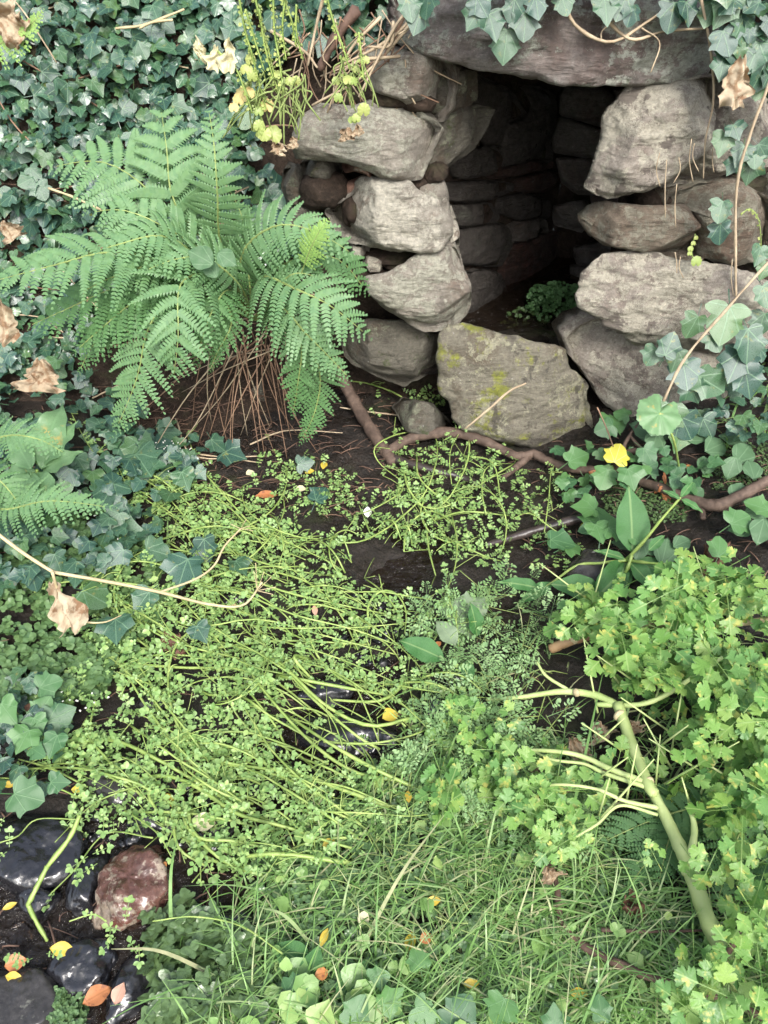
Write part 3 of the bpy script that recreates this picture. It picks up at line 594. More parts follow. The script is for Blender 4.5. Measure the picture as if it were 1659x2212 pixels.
def cress(v):
    r = random.Random(v); ps = [stick((0, 0, 0), (0, .8, .05), .018)]
    for i, y in enumerate((.22, .52, .84)[: 3 if v % 3 else 2]):
        s = .22 + .06 * i
        for sg in (-1, 1): ps.append(xf(oval(.33, 6, 1, droop=.2, peak=.55), s * r.uniform(.8, 1.05), sg * R(r.uniform(55, 85)), (0, y, .03), R(r.uniform(0, 25))))
    ps.append(xf(oval(.38, 6, 1, droop=.2, peak=.55), .36, R(r.uniform(-15, 15)), (0, .84 if v % 3 else .6, .05), R(10))); return join(ps)
CRESS = [cress(i) for i in range(6)]
def rosette(v, k=4, w=.38):
    r = random.Random(v + 50); return join([xf(oval(w, 5, 1, droop=.2, peak=.6), r.uniform(.4, .55), R(360 / k * i + r.uniform(-15, 15)), (0, 0, 0), R(r.uniform(0, 30))) for i in range(k)])
ROS = [rosette(i) for i in range(5)]
def leaflet(v):                                       # parsley-like, three blunt toothed lobes
    r = random.Random(v + 9); half = [(0, 0), (.07, .14), (.24, .22), (.46, .32), (.50, .42), (.44, .47), (.52, .55), (.42, .60), (.28, .56), (.25, .62), (.38, .74), (.36, .84), (.27, .84), (.26, .93), (.15, .90), (.10, 1.0), (.04, .96), (0, 1.03)]
    o = [(x * (1 + r.uniform(-.12, .12)), y + r.uniform(-.02, .02)) for x, y in mirror(half)]; V, F = fan(o, (0, .42), droop=.12, wav=.05, seed=v); V[:, 2] += .12 * abs(V[:, 0]); return V, F
LFT = [leaflet(i) for i in range(4)]
def parsley(v):
    r = random.Random(v + 90); ps = [stick((0, -.5, -.12), (0, .55, .0), .014)]
    ps.append(xf(LFT[v % 4], .5, R(r.uniform(-10, 10)), (0, .52, 0), R(r.uniform(-10, 15))))
    for i, y in enumerate((.05, .36)):
        for sg in (-1, 1):
            a = sg * R(r.uniform(55, 75)); L = .16 - .06 * i; ps.append(stick((0, y, 0), (math.sin(a) * L, y + math.cos(a) * L, 0), .01))
            ps.append(xf(LFT[(v + i + (sg > 0)) % 4], .46 - .08 * i, a, (math.sin(a) * L, y + math.cos(a) * L, 0), R(r.uniform(-15, 20))))
    return join(ps)
PARS = [parsley(i) for i in range(6)]
def feather(v):                                       # finely cut sprig
    r = random.Random(v + 190); ps = [stick((0, 0, 0), (0, 1, 0), .012)]
    for y in np.linspace(.2, .95, 6):
        for sg in (-1, 1):
            a = sg * R(r.uniform(45, 75)); L = .42 * (1.15 - y) + .1; q = (math.sin(a) * L, y + math.cos(a) * L, r.uniform(-.05, .08)); ps.append(stick((0, y, 0), q, .008))
            ps.append(xf(oval(.24, 4, 1, peak=.55), .2, a, (q[0] * .8, y + (q[1] - y) * .8, q[2]))); ps.append(xf(oval(.24, 4, 1), .15, a - .8, (q[0] * .5, y + (q[1] - y) * .5, q[2] * .5)))
    return join(ps)
FEA = [feather(i) for i in range(4)]

# ------------------------------------------------------------------ leaf and stem materials
VI = (0, 38, -38, 95, -95)
L_ivy = leaf_mat('ivy_leaf', [(.032, .082, .052), (.048, .112, .066), (.056, .132, .056), (.038, .094, .070), (.026, .068, .050), (.085, .175, .055)], .34, .14, VI, (.13, .23, .13), .011, .75, blot=(.16, .17, .05), blotamt=.0, bumpy=.25, back=(.07, .12, .06))
L_ivyl = leaf_mat('young_ivy_leaf', [(.045, .12, .05), (.065, .16, .055), (.10, .22, .065), (.05, .13, .06)], .42, .2, VI, (.12, .23, .10), .009, .6, bumpy=.2)
L_fern = leaf_mat('fern_leaf', [(.12, .235, .105), (.16, .28, .13), (.135, .25, .10)], .55, .26, spec=.35)
L_fernd = leaf_mat('dark_fern_leaf', [(.080, .175, .065), (.105, .21, .08), (.09, .19, .065)], .55, .22, spec=.3)
L_ferny = leaf_mat('young_fern_leaf', [(.26, .42, .12), (.32, .48, .14)], .55, .35)
L_rach = bark_mat('fern_midrib', (.20, .27, .08), (.27, .33, .12), .6, 60)
L_cress = leaf_mat('cress_leaf', [(.20, .33, .11), (.27, .41, .14), (.17, .31, .09), (.34, .46, .15), (.23, .37, .14)], .42, .25, spec=.4)
L_stem = bark_mat('green_stem', (.17, .28, .055), (.38, .46, .15), .42, 22, .4)
L_thick = bark_mat('thick_pale_stem', (.30, .40, .13), (.52, .58, .27), .5, 9, .35)
L_pars = leaf_mat('dropwort_leaf', [(.08, .19, .05), (.15, .29, .06), (.20, .35, .085), (.12, .26, .08), (.25, .38, .09), (.13, .29, .07), (.20, .34, .08)], .48, .28, (0, 40, -40), (.26, .38, .13), .012, .35, blot=(.40, .40, .10), blotamt=.2)
L_fea = leaf_mat('fine_sprig_leaf', [(.17, .30, .12), (.22, .36, .15), (.26, .38, .16)], .5, .25)
L_cover = leaf_mat('ground_cover_leaf', [(.060, .12, .045), (.10, .18, .065), (.14, .23, .09), (.08, .15, .05)], .33, .1, spec=.6)
L_grass = leaf_mat('grass_blade', [(.19, .35, .10), (.27, .43, .14), (.15, .29, .09), (.33, .45, .20), (.50, .47, .28)], .5, .3)
L_dock = leaf_mat('dock_leaf', [(.05, .15, .04), (.065, .18, .05)], .42, .15, (0,), (.17, .27, .10), .010, .45, bumpy=.5, back=(.10, .20, .09))
L_navel = leaf_mat('navelwort_leaf', [(.36, .44, .14), (.46, .50, .17), (.30, .40, .12)], .42, .35, back=(.38, .44, .2))
L_pale = leaf_mat('pale_leaf', [(.20, .27, .16), (.17, .23, .14)], .6, .2, VI, (.18, .24, .13), .010)
L_hog = leaf_mat('broad_soft_leaf', [(.14, .26, .12), (.17, .30, .14)], .5, .3, (0, 35, -35), (.17, .30, .14), .010, blot=(.35, .30, .10), blotamt=.1)
L_grey = leaf_mat('matt_round_leaf', [(.075, .15, .07), (.09, .17, .085)], .6, .2, (0, 30, -30), (.12, .21, .11), .012)
L_yel = leaf_mat('yellow_leaf', [(.62, .50, .07), (.60, .42, .06)], .5, .3, (0,), (.5, .42, .12), .012, tcol=(1.2, 1.1, .6))
L_yell = leaf_mat('lemon_leaf', [(.66, .60, .08), (.62, .58, .07)], .5, .3, VI, (.70, .66, .30), .010, tcol=(1.2, 1.1, .6))
L_or = leaf_mat('orange_leaf', [(.52, .22, .07), (.48, .19, .08)], .5, .25, (0,), (.35, .14, .05), .014, blot=(.25, .10, .05), blotamt=.2, tcol=(1.2, 1.0, .7))
L_pink = leaf_mat('pinkish_leaf', [(.55, .33, .22), (.52, .30, .22)], .5, .2, (0,), (.4, .22, .15), .014, tcol=(1.2, 1.0, .8))
L_cream = leaf_mat('cream_leaf', [(.62, .58, .38), (.6, .55, .35)], .6, .2, (0,), (.5, .45, .28), .012, tcol=(1.1, 1.05, .8))
L_cream2 = leaf_mat('faded_yellow_leaf', [(.60, .52, .24), (.62, .50, .20)], .6, .3, blot=(.5, .36, .15), blotamt=.4, tcol=(1.1, 1.05, .7))
L_dead = leaf_mat('dead_leaf', [(.40, .32, .22), (.46, .38, .27), (.32, .24, .16)], .8, .15, (0, 35, -35), (.22, .14, .08), .02, .15, blot=(.20, .12, .07), blotamt=.4, bumpy=.6, tcol=(1.1, 1.0, .8))
L_brown = leaf_mat('brown_leaf', [(.15, .075, .045), (.12, .06, .04)], .6, .1, (0,), (.10, .05, .03), .02, .3, tcol=(1.1, 1.0, .8))
L_flower = leaf_mat('small_white_flower', [(.75, .75, .70), (.68, .70, .62)], .6, .2, tcol=(1, 1, 1))
B_root = bark_mat('root_bark', (.06, .040, .030), (.15, .105, .08), .75, 45)
B_wetroot = bark_mat('wet_root_bark', (.035, .028, .025), (.06, .045, .04), .32, 30, .5)
B_twig = bark_mat('dry_twig', (.34, .26, .17), (.48, .39, .27), .8, 40)
B_stalk = bark_mat('dead_fern_stalk', (.19, .115, .075), (.30, .19, .125), .75, 40)
B_straw = bark_mat('straw_stalk', (.42, .34, .19), (.54, .46, .28), .6, 30)
B_red = bark_mat('reddish_old_stem', (.28, .16, .09), (.40, .27, .14), .55, 14)
B_dark = bark_mat('dark_branch', (.09, .055, .042), (.16, .10, .075), .75, 30)
B_litter = bark_mat('litter', (.10, .06, .045), (.20, .125, .085), .8, 12)

# ------------------------------------------------------------------ helpers for vegetation
def inpoly(px, py, poly):
    poly = np.array(poly, float); r = np.zeros(len(px), bool); j = len(poly) - 1
    for i in range(len(poly)):
        xi, yi = poly[i]; xj, yj = poly[j]; c = ((yi > py) != (yj > py)) & (px < (xj - xi) * (py - yi) / (yj - yi + 1e-9) + xi); r ^= c; j = i
    return r
def sample(poly, n, holes=()):
    poly = np.array(poly, float); lo, hi = poly.min(0), poly.max(0); X = []; Y = []
    while sum(map(len, X)) < n:
        x = rng.uniform(lo[0], hi[0], n); y = rng.uniform(lo[1], hi[1], n); k = inpoly(x, y, poly)
        for h_ in holes: k &= ~inpoly(x, y, h_)
        X.append(x[k]); Y.append(y[k])
    return np.concatenate(X)[:n], np.concatenate(Y)[:n]
def rnd3(n, s=1.0): return rng.normal(0, s, (n, 3))
def ivy_cover(parent, poly, n, size, mats, lift=(.0, .09), temps=IVYB, holes=(), down=.6, up=.55, limit=300, plane=None, name='leaf', clump=0):
    px, py = sample(poly, n, holes)
    if clump:                                         # leaves gather along trails
        keep = fbm(px / 90., py / 90., 3, 4) + rng.normal(0, .16, n) > clump - 1; px, py = px[keep], py[keep]; n = len(px)
    L = rng.uniform(lift[0], lift[1], n)[:, None]
    if plane is None: p, nr = at(px, py, L[:, 0])
    else: p = P(px, py, plane + rng.normal(0, .012, n)); nr = np.tile([0, -1, .25], (n, 1))
    tocam = unit(CAM - p)
    nn = unit(nr * .55 + tocam * .35 + np.array([0, -.1, up]) + rnd3(n, .42)); steep = (nr[:, 2] < .6)[:, None]
    tip = np.where(steep, np.array([0, -.25, -down]), np.array([0, -.4, 0])) + rnd3(n, .42)
    s = rng.uniform(size[0], size[1], n) * (1 - .35 * (1 - L[:, 0] / lift[1]) if lift[1] else 1)
    scatter(parent, name, temps, mats, place(p, nn, tip, s), limit)
    return p
def runner(parent, pts3, r, m, name='stem', sides=6, n=None, lump=.25, label=None, C=None):
    mb = MB(); tube(mb, pts3, r, sides, n, 0, lump); o = np.array(parent.location) if parent else np.zeros(3)
    ob = link(name, mb.mesh(name, m, origin=o), parent, label=label); return ob
def path(pp, h=.01, Y=None):
    pp = np.array(pp, float)
    if Y is not None: return P(pp[:, 0], pp[:, 1], Y)
    h = np.asarray(h, float); h = np.interp(np.linspace(0, 1, len(pp)), np.linspace(0, 1, h.size), h.ravel()); return at(pp[:, 0], pp[:, 1], h)[0]
def rootthing(name, pts3, r, m, label, cat, sides=8, lump=.3, n=None, group=None):
    pts3 = np.asarray(pts3, float); o = pts3[0]; mb = MB(); tube(mb, pts3, r, sides, n, 0, lump); return tag(link(name, mb.mesh(name, m, origin=o), loc=tuple(o)), label, cat, group)

# ------------------------------------------------------------------ ivy
def ivy(label, loc): return thing('ivy', label, 'ivy', loc, 'ivy growing over the bank and the wall')
i1 = ivy('dense dark green ivy carpet hanging down the bank above the ferns', (-.9, 2.5, .6))
bankpoly = [(-260, -120), (620, -120), (640, 60), (560, 190), (560, 330), (600, 470), (560, 560), (380, 620), (200, 760), (60, 800), (-260, 800)]
ivy_cover(i1, bankpoly, 1300, (.034, .052), L_ivy, (.0, .04), limit=0)
ivy_cover(i1, bankpoly, 1700, (.026, .068), L_ivy, (.02, .11), limit=300)
ivy_cover(i1, [(540, 420), (640, 380), (640, 520), (560, 560)], 26, (.06, .09), L_ivy, (.06, .12), limit=0)
i2 = ivy('ivy tangle with bare runners above the left end of the lintel', (-.05, 2.55, 1.3))
ivy_cover(i2, [(600, -120), (900, -120), (880, 20), (830, 90), (760, 110), (640, 90)], 240, (.035, .055), L_ivy, (.04, .14), limit=150)
i3 = ivy('ivy fringe hanging over the top edge of the lintel', (.4, 2.4, 1.4))
ivy_cover(i3, [(860, -150), (1660, -150), (1600, -30), (1450, -34), (1250, -45), (1050, -40), (900, -30)], 230, (.035, .055), L_ivy, plane=2.33, limit=200)
def hand_ivy(parent, spots, Y, m=L_ivy, name='leaf', temps=IVYB, lift=0, nb=(0, -.9, .45)):
    sp_ = np.array(spots, float); p = P(sp_[:, 0], sp_[:, 1], Y) if Y is not None else at(sp_[:, 0], sp_[:, 1], lift)[0]; d = np.linalg.norm(p - CAM, axis=1) / FPX
    a = np.radians(sp_[:, 3]); right = np.array([1., 0, 0]); upv = np.array([0, sp, cp]); tip = right[None] * np.sin(a)[:, None] + upv[None] * np.cos(a)[:, None]
    nn = unit(np.array([nb] * len(p)) + rnd3(len(p), .16)); s = sp_[:, 2] * d * .80; p = p - tip * (s * .45)[:, None]; scatter(parent, name, temps, m, place(p, nn, tip, s), 300)
hand_ivy(i3, [(905, 40, 62, 190), (885, 15, 55, 165), (920, 8, 55, 200), (1022, 40, 48, 215), (1065, 55, 60, 160), (1093, 95, 72, 185), (1137, 55, 58, 175), (1108, 20, 52, 190), (1160, 15, 50, 170), (1310, 20, 60, 170), (1345, 12, 55, 200), (1365, 30, 46, 190), (1455, 32, 60, 185), (1490, 25, 50, 160), (1040, 12, 50, 150), (1220, 8, 44, 160), (1535, 25, 60, 200)], 2.31)
for pp in ([(1217, -30), (1238, 49), (1314, 92), (1400, 49), (1430, 20)], [(1300, 30), (1319, 49), (1368, 81), (1438, 70), (1520, 66)], [(1300, 88), (1306, 62), (1330, 45)], [(1385, 60), (1428, 92), (1400, 152)], [(1040, -20), (1050, 30), (1062, 60)], [(880, 85), (892, 50), (860, 74)]):
    runner(i3, path(pp, Y=2.34) + rnd3(len(pp), .004), [.0055, .004, .003] if len(pp) > 3 else .002, B_twig)
for a_, b_, c_ in (((900, 0), (845, 80), (790, 200)), ((905, 30), (830, 60), (700, 160)), ((860, 20), (835, 90), (800, 110)), ((890, 40), (842, 110), (818, 105)), ((930, -10), (800, 120), (648, 245)), ((790, 0), (770, 90), (735, 150)), ((850, 90), (760, 160), (700, 260)), ((720, -10), (700, 60), (640, 130)), ((600, 60), (640, 110), (700, 150))):
    runner(i2, path([a_, b_, c_], Y=2.42) + rnd3(3, .015), [.005, .004, .003], B_twig if rng.random() < .6 else B_stalk)
runner(i2, path([(770, 20), (720, 90), (690, 150)], Y=2.5), [.016, .014, .010], B_dark, 'thick_stem')
for i in range(60):
    x0, y0 = rng.uniform(640, 880), rng.uniform(20, 170); a = rng.uniform(.6, 2.4); l = rng.uniform(60, 190)
    runner(i2, path([(x0, y0), (x0 - math.cos(a) * l * .5 + rng.normal(0, 12), y0 + math.sin(a) * l * .5), (x0 - math.cos(a) * l, y0 + math.sin(a) * l * .8)], Y=2.56 + rng.uniform(-.08, .04)), .0022, B_stalk if i % 2 else B_twig, sides=4, n=7)
i4 = ivy('ivy with large pale veined leaves at the top right corner', (1.2, 2.35, 1.2))
ivy_cover(i4, [(1560, -60), (1760, -60), (1760, 220), (1640, 190), (1560, 100)], 90, (.038, .06), L_ivy, plane=2.30)
hand_ivy(i4, [(1600, 115, 70, 170), (1560, 150, 46, 190), (1630, 120, 66, 200), (1570, 90, 55, 160), (1648, 165, 66, 190), (1570, 20, 66, 200), (1620, 60, 64, 160), (1655, 95, 60, 185)], 2.27)
i5 = ivy('thin ivy sprays hanging in front of the right jamb', (1.05, 2.3, .9))
hand_ivy(i5, [(1562, 310, 52, 190), (1590, 285, 38, 160), (1600, 335, 50, 200), (1632, 340, 46, 170), (1622, 372, 50, 185), (1650, 325, 40, 140), (1583, 360, 36, 210), (1558, 455, 52, 190), (1560, 505, 52, 170), (1640, 552, 46, 190), (1652, 585, 40, 200), (1648, 700, 58, 190), (1655, 640, 56, 160)], 2.26)
runner(i5, path([(1590, 640), (1589, 572), (1592, 400), (1622, 286), (1654, 200), (1680, 120)], Y=2.24), [.004, .0045, .004], B_twig)
runner(i5, path([(1514, -5), (1535, 108), (1541, 216), (1524, 302), (1519, 385)], Y=2.31), [.004, .003, .0018], B_twig)
for x, y0, y1 in ((1425, 330, 402), (1440, 345, 470), (1466, 340, 395), (1462, 398, 492), (1494, 300, 392), (1540, 320, 372), (1458, 545, 590), (1470, 555, 600), (1582, 560, 640), (1500, 310, 370)):
    runner(i5, path([(x, y0), (x + rng.normal(0, 5), (y0 + y1) / 2), (x + rng.normal(0, 5), y1)], Y=2.29), .0015, B_twig, sides=4, n=8)
i6 = ivy('ivy with grey green leaves climbing right of the base stones', (1.1, 2.1, .1))
rp = [(1400, 740), (1480, 730), (1560, 760), (1620, 690), (1760, 640), (1760, 900), (1620, 960), (1480, 900), (1420, 830)]
ivy_cover(i6, [(1500, 760), (1570, 770), (1630, 700), (1760, 650), (1760, 900), (1620, 960), (1500, 920)], 110, (.036, .056), L_ivy, (.04, .16), limit=150)
hand_ivy(i6, [(1445, 745, 62, 20), (1410, 770, 50, 200), (1462, 780, 56, 190), (1480, 812, 70, 170), (1538, 830, 84, 120), (1545, 740, 50, 150), (1570, 700, 96, 190), (1622, 745, 86, 170), (1500, 705, 60, 200), (1590, 790, 80, 200), (1620, 830, 76, 160), (1500, 850, 60, 150), (1430, 905, 92, 200), (1484, 925, 70, 150), (1530, 925, 60, 150), (1470, 950, 66, 190)], 2.12)
i7 = ivy('low ivy with glossy dark leaves among the roots', (.8, 2.0, .15))
ivy_cover(i7, [(1180, 960), (1420, 960), (1560, 1000), (1500, 1060), (1330, 1060), (1180, 1080)], 50, (.032, .05), L_ivyl, (.02, .10), limit=80)
hand_ivy(i7, [(1305, 1110, 95, 10), (1262, 1095, 62, 280), (1215, 1170, 70, 100), (1290, 1155, 60, 170), (1335, 1150, 62, 120), (1250, 985, 64, 60), (1335, 905, 66, 70), (1306, 925, 52, 250), (1345, 890, 40, 300), (1360, 1035, 60, 170), (1305, 1035, 60, 200), (1400, 985, 52, 150), (1240, 1170, 60, 60), (1380, 1160, 48, 90), (1600, 1120, 60, 60), (1640, 1090, 60, 300), (1560, 1180, 60, 20)], None, L_ivyl, lift=.10, nb=(0, -.35, .9))
i8 = ivy('ground ivy spilling down the left side below the ferns', (-1.0, 1.9, .15))
ivy_cover(i8, [(-260, 780), (140, 760), (260, 830), (330, 900), (470, 930), (440, 1000), (380, 1090), (300, 1180), (200, 1240), (-260, 1300)], 560, (.026, .064), L_ivy, (.02, .12), limit=300)
hand_ivy(i8, [(310, 1010, 90, 150), (350, 960, 60, 60), (235, 1075, 84, 200), (270, 1150, 110, 90), (290, 980, 70, 200), (365, 935, 60, 90), (400, 1040, 60, 160), (505, 985, 66, 110), (690, 1060, 60, 20), (660, 1000, 46, 80), (400, 1240, 90, 190), (445, 1190, 72, 170), (515, 1230, 54, 160), (340, 1190, 66, 100), (310, 1300, 66, 210), (255, 1365, 74, 170), (435, 1370, 56, 150), (205, 1290, 80, 120)], None, L_ivy, lift=.07, nb=(0, -.35, .9))
i9 = ivy('ivy patch beside the black stones at the lower left edge', (-.65, 1.1, .15))
ivy_cover(i9, [(-200, 1440), (110, 1440), (130, 1560), (150, 1640), (100, 1700), (-200, 1740)], 110, (.03, .048), L_ivy, (.02, .12), limit=90)
hand_ivy(i9, [(105, 1475, 56, 60), (90, 1530, 60, 30), (128, 1545, 70, 60), (80, 1570, 52, 160), (120, 1610, 56, 190), (85, 1625, 46, 120), (60, 1720, 72, 100), (130, 1690, 50, 90), (55, 1600, 60, 200), (20, 1540, 66, 140)], None, L_ivyl, lift=.10, nb=(0, -.35, .9))
for pp in ([(0, 1500), (60, 1560), (150, 1600)], [(40, 1640), (110, 1660), (190, 1700)], [(0, 1680), (90, 1690), (200, 1735)]): runner(i9, path(pp, .03), .0022, L_stem)
i10 = ivy('scattered ivy leaves lying in the grass at the bottom edge', (-.02, .65, .05))
hand_ivy(i10, [(905, 2070, 48, 350), (850, 2160, 60, 60), (1080, 2185, 66, 200), (1000, 2195, 80, 40), (770, 2185, 66, 30), (820, 2110, 50, 80), (640, 2130, 56, 60), (1300, 2180, 50, 0), (1200, 2200, 50, 0), (920, 2190, 60, 120)], None, L_ivyl, lift=.07, nb=(0, -.5, .9))
# bare runners over the bank, under the leaves
for i in range(46):
    x0, y0 = rng.uniform(0, 560), rng.uniform(20, 760); a = rng.uniform(-.6, 1.0); l = rng.uniform(90, 260)
    px = [x0, x0 + math.cos(a) * l * .5, x0 + math.cos(a) * l]; py = [y0, y0 + math.sin(a) * l * .5 + rng.normal(0, 14), y0 + math.sin(a) * l]
    p, nr = at(px, py); runner(i1, p + nr * rng.uniform(.01, .08), .0028, B_stalk if i % 3 else B_twig, sides=4, n=8)
for pp in ([(275, 100), (340, 88), (420, 66)], [(330, 95), (360, 85), (385, 78)], [(130, 415), (190, 440), (242, 460)], [(0, 255), (18, 310), (48, 362)]):
    p, nr = at(*zip(*pp)); runner(i1, p + nr * .12, .004, B_straw if pp[0][0] else L_stem)
# ------------------------------------------------------------------ ferns
def frond(name, parent, pts3, W, m, up=(0, -.55, .8), n=26, start=.12, droop=.22, seed=0, rach=.0028, peak=.28, dens=1.0):
    """one twice-cut frond: midrib, side leaflets, their toothed segments"""
    r = random.Random(seed); mb = MB(); c = cr(pts3, 60); s = np.r_[0, np.cumsum(np.linalg.norm(np.diff(c, axis=0), axis=1))]; L = s[-1]; s /= L
    org = np.array(parent.location); tube(mb, c[::5], [rach, rach * .8, rach * .25], 5, 16, 1)
    up = unit(np.array(up, float)); Vs = []; Fs = []; nv = 0
    sp_w = W * .17; n = int(max(9, (1 - start) * L / sp_w)); ts = start + (1 - start) * (np.linspace(0, 1, n) ** .90) * .985
    for k, t in enumerate(ts):
        p = np.array([np.interp(t, s, c[:, i]) for i in range(3)]); q = np.array([np.interp(min(1, t + .03), s, c[:, i]) for i in range(3)]); pq = np.array([np.interp(t - .03, s, c[:, i]) for i in range(3)])
        T = unit(q - pq); N = unit(up - T * (up @ T)); S = np.cross(T, N); u = (t - start) / (1 - start)
        prof = (min(1, u / peak) ** .55 * .98 if u < peak else (1 - ((u - peak) / (1 - peak)) ** 1.35)) ; prof = max(.03, prof) * (1 if u > .04 else .75)
        for sg in (-1, 1):
            l = W * prof * r.uniform(.80, 1.08); a = R(14 + 26 * u + r.uniform(-9, 9)); d = S * sg * math.cos(a) + T * math.sin(a); up_ = N
            mseg = max(3, int(round(l / .0082 * dens))); tt = (np.arange(mseg) + .5) / mseg; dr = droop * r.uniform(.3, 2.0)
            base = p + d * (tt * l)[:, None] + T * (r.uniform(-.05, .28) * l * tt ** 2)[:, None] - np.array([0, 0, 1.0]) * (dr * l * tt ** 2)[:, None] + up_ * (.06 * l * np.sin(tt * 3.1))[:, None]
            pw = l / mseg * 1.12; ll = np.minimum(.24 * l, sp_w * .60) * np.minimum(1, (1 - tt) ** .8 * 1.25 + .07) * (1 - .25 * np.exp(-tt * 8)) + .0012
            e = np.cross(d, up_)
            for s2 in (-1, 1):
                pd = e * s2 * .94 + d * .38; jitter = 1 + rng.normal(0, .08, mseg); tipp = base + pd * (ll * jitter)[:, None] - up_ * (ll * .25)[:, None]
                m1 = base + pd * (ll * .6)[:, None]; b0 = base - d * pw * .5; b1 = base + d * pw * .46; c0 = m1 - d * pw * .40; c1 = m1 + d * pw * .42
                V = np.stack([b0, b1, c1, tipp, c0], 1).reshape(-1, 3); i0 = np.arange(mseg)[:, None] * 5 + nv
                f = np.stack([i0 + [0, 1, 2], i0 + [0, 2, 4], i0 + [4, 2, 3]], 1).reshape(-1, 3) if s2 > 0 else np.stack([i0 + [0, 2, 1], i0 + [0, 4, 2], i0 + [4, 3, 2]], 1).reshape(-1, 3)
                Vs.append(V); Fs.append(f); nv += len(V)
    mb.add(np.vstack(Vs), np.vstack(Fs), None, 0)
    o = link(name, mb.mesh(name, [m, L_rach], smooth=False, origin=org), parent); return o
def fpath(pp):                                        # (px, py, depth) triples
    pp = np.array(pp, float); return P(pp[:, 0], pp[:, 1], pp[:, 2])
f1 = thing('fern', 'large bright green fern spreading from the bank left of the well', 'fern', P(545, 700, 2.36))
K = (545, 690, 2.36)
FR = [  # (path, half width in px, material, depth of colour)
 ([K, (470, 560, 2.26), (378, 440, 2.16), (360, 320, 2.22), (345, 215, 2.30)], 165, L_fern, .36, (0, -.9, .45)),
 ([K, (480, 540, 2.22), (470, 420, 2.14), (462, 310, 2.16), (448, 222, 2.24)], 95, L_fern, .30, (0, -.9, .45)),
 ([K, (440, 560, 2.2), (330, 420, 2.2), (220, 350, 2.24), (85, 366, 2.26)], 130, L_fern, .40, (.0, -.7, .7)),
 ([K, (480, 580, 2.2), (372, 500, 2.12), (270, 455, 2.12), (185, 460, 2.14)], 120, L_fern, .34, (0, -.7, .7)),
 ([K, (430, 600, 2.14), (260, 545, 2.02), (110, 575, 1.95), (-60, 620, 1.92)], 128, L_fern, .40, (0, -.5, .85)),
 ([K, (440, 600, 2.12), (330, 575, 2.05), (240, 600, 2.0), (160, 640, 1.98)], 80, L_fern, .38, (0, -.5, .85)),
 ([K, (400, 610, 2.16), (260, 620, 2.06), (140, 670, 2.02), (45, 712, 2.02)], 112, L_fernd, .36, (0, -.5, .85)),
 ([K, (460, 600, 2.1), (390, 615, 1.98), (385, 730, 1.90), (372, 835, 1.92)], 145, L_fern, .22, (0, -.75, .6)),
 ([K, (430, 640, 2.1), (330, 690, 1.98), (295, 820, 1.94), (242, 948, 1.94)], 105, L_fern, .30, (0, -.7, .65)),
 ([K, (400, 640, 2.14), (260, 690, 2.06), (205, 740, 2.04), (165, 815, 2.04)], 70, L_fernd, .34, (0, -.7, .65)),
 ([K, (520, 560, 2.18), (590, 490, 2.10), (680, 500, 2.06), (780, 560, 2.08)], 112, L_fern, .24, (0, -.75, .65)),
 ([K, (560, 600, 2.14), (640, 625, 2.0), (720, 665, 1.96), (806, 735, 2.0)], 135, L_fern, .26, (0, -.7, .7)),
 ([K, (560, 610, 2.2), (640, 560, 2.14), (730, 560, 2.14), (800, 640, 2.18)], 100, L_fernd, .32, (0, -.7, .7)),
 ([K, (600, 660, 2.08), (660, 720, 2.0), (710, 770, 2.0), (762, 825, 2.02)], 88, L_fern, .34, (0, -.7, .7)),
 ([K, (610, 680, 2.12), (650, 740, 2.06), (643, 830, 2.04), (630, 908, 2.06)], 72, L_fernd, .30, (0, -.8, .5)),
 ([K, (640, 710, 2.16), (690, 800, 2.12), (680, 890, 2.10), (645, 965, 2.10)], 62, L_fernd, .36, (0, -.8, .5)),
 ([K, (500, 630, 2.14), (470, 650, 2.04), (440, 720, 2.0), (420, 800, 2.0)], 75, L_fernd, .34, (0, -.7, .6)),
 ([K, (520, 620, 2.14), (450, 560, 2.06), (380, 560, 2.0), (300, 590, 1.98)], 85, L_fern, .4, (0, -.6, .75)),
 ([K, (540, 620, 2.2), (530, 520, 2.2), (520, 460, 2.22), (490, 400, 2.26)], 60, L_fernd, .3, (0, -.9, .45)),
 ([K, (590, 640, 2.1), (620, 600, 2.04), (650, 590, 2.02), (690, 600, 2.02)], 75, L_fern, .34, (0, -.7, .7)),
 ([K, (440, 610, 2.16), (330, 590, 2.12), (300, 520, 2.14), (240, 400, 2.2)], 90, L_fern, .42, (0, -.7, .7)),
 ([K, (400, 620, 2.1), (310, 640, 2.02), (230, 700, 1.98), (150, 770, 1.98)], 95, L_fernd, .36, (0, -.6, .8)),
 ([K, (430, 560, 2.14), (350, 510, 2.06), (250, 530, 2.02), (150, 560, 2.0)], 90, L_fern, .4, (0, -.6, .8)),
 ([K, (490, 640, 2.1), (500, 700, 2.06), (470, 760, 2.04), (450, 810, 2.04)], 55, L_fernd, .36, (0, -.7, .6)),
]
for i, (pp, w, m_, st, up) in enumerate(FR):
    p3 = fpath(pp); s_ = np.linalg.norm(p3[2] - CAM) / FPX
    frond('frond', f1, p3, w * s_, m_, up, n=24 if w > 90 else 20, start=st, seed=i, rach=.0036)
fy = frond('frond', f1, fpath([(640, 620, 2.05), (668, 545, 1.98), (690, 500, 1.96), (712, 470, 1.96)]), .055, L_ferny, (0, -.8, .6), n=14, start=.35, seed=90, rach=.002, peak=.4); fy['label'] = 'small yellow green young frond'
f2 = thing('fern', 'fern reaching in from the left edge above the dead stalk', 'fern', P(-90, 1040, 1.75))
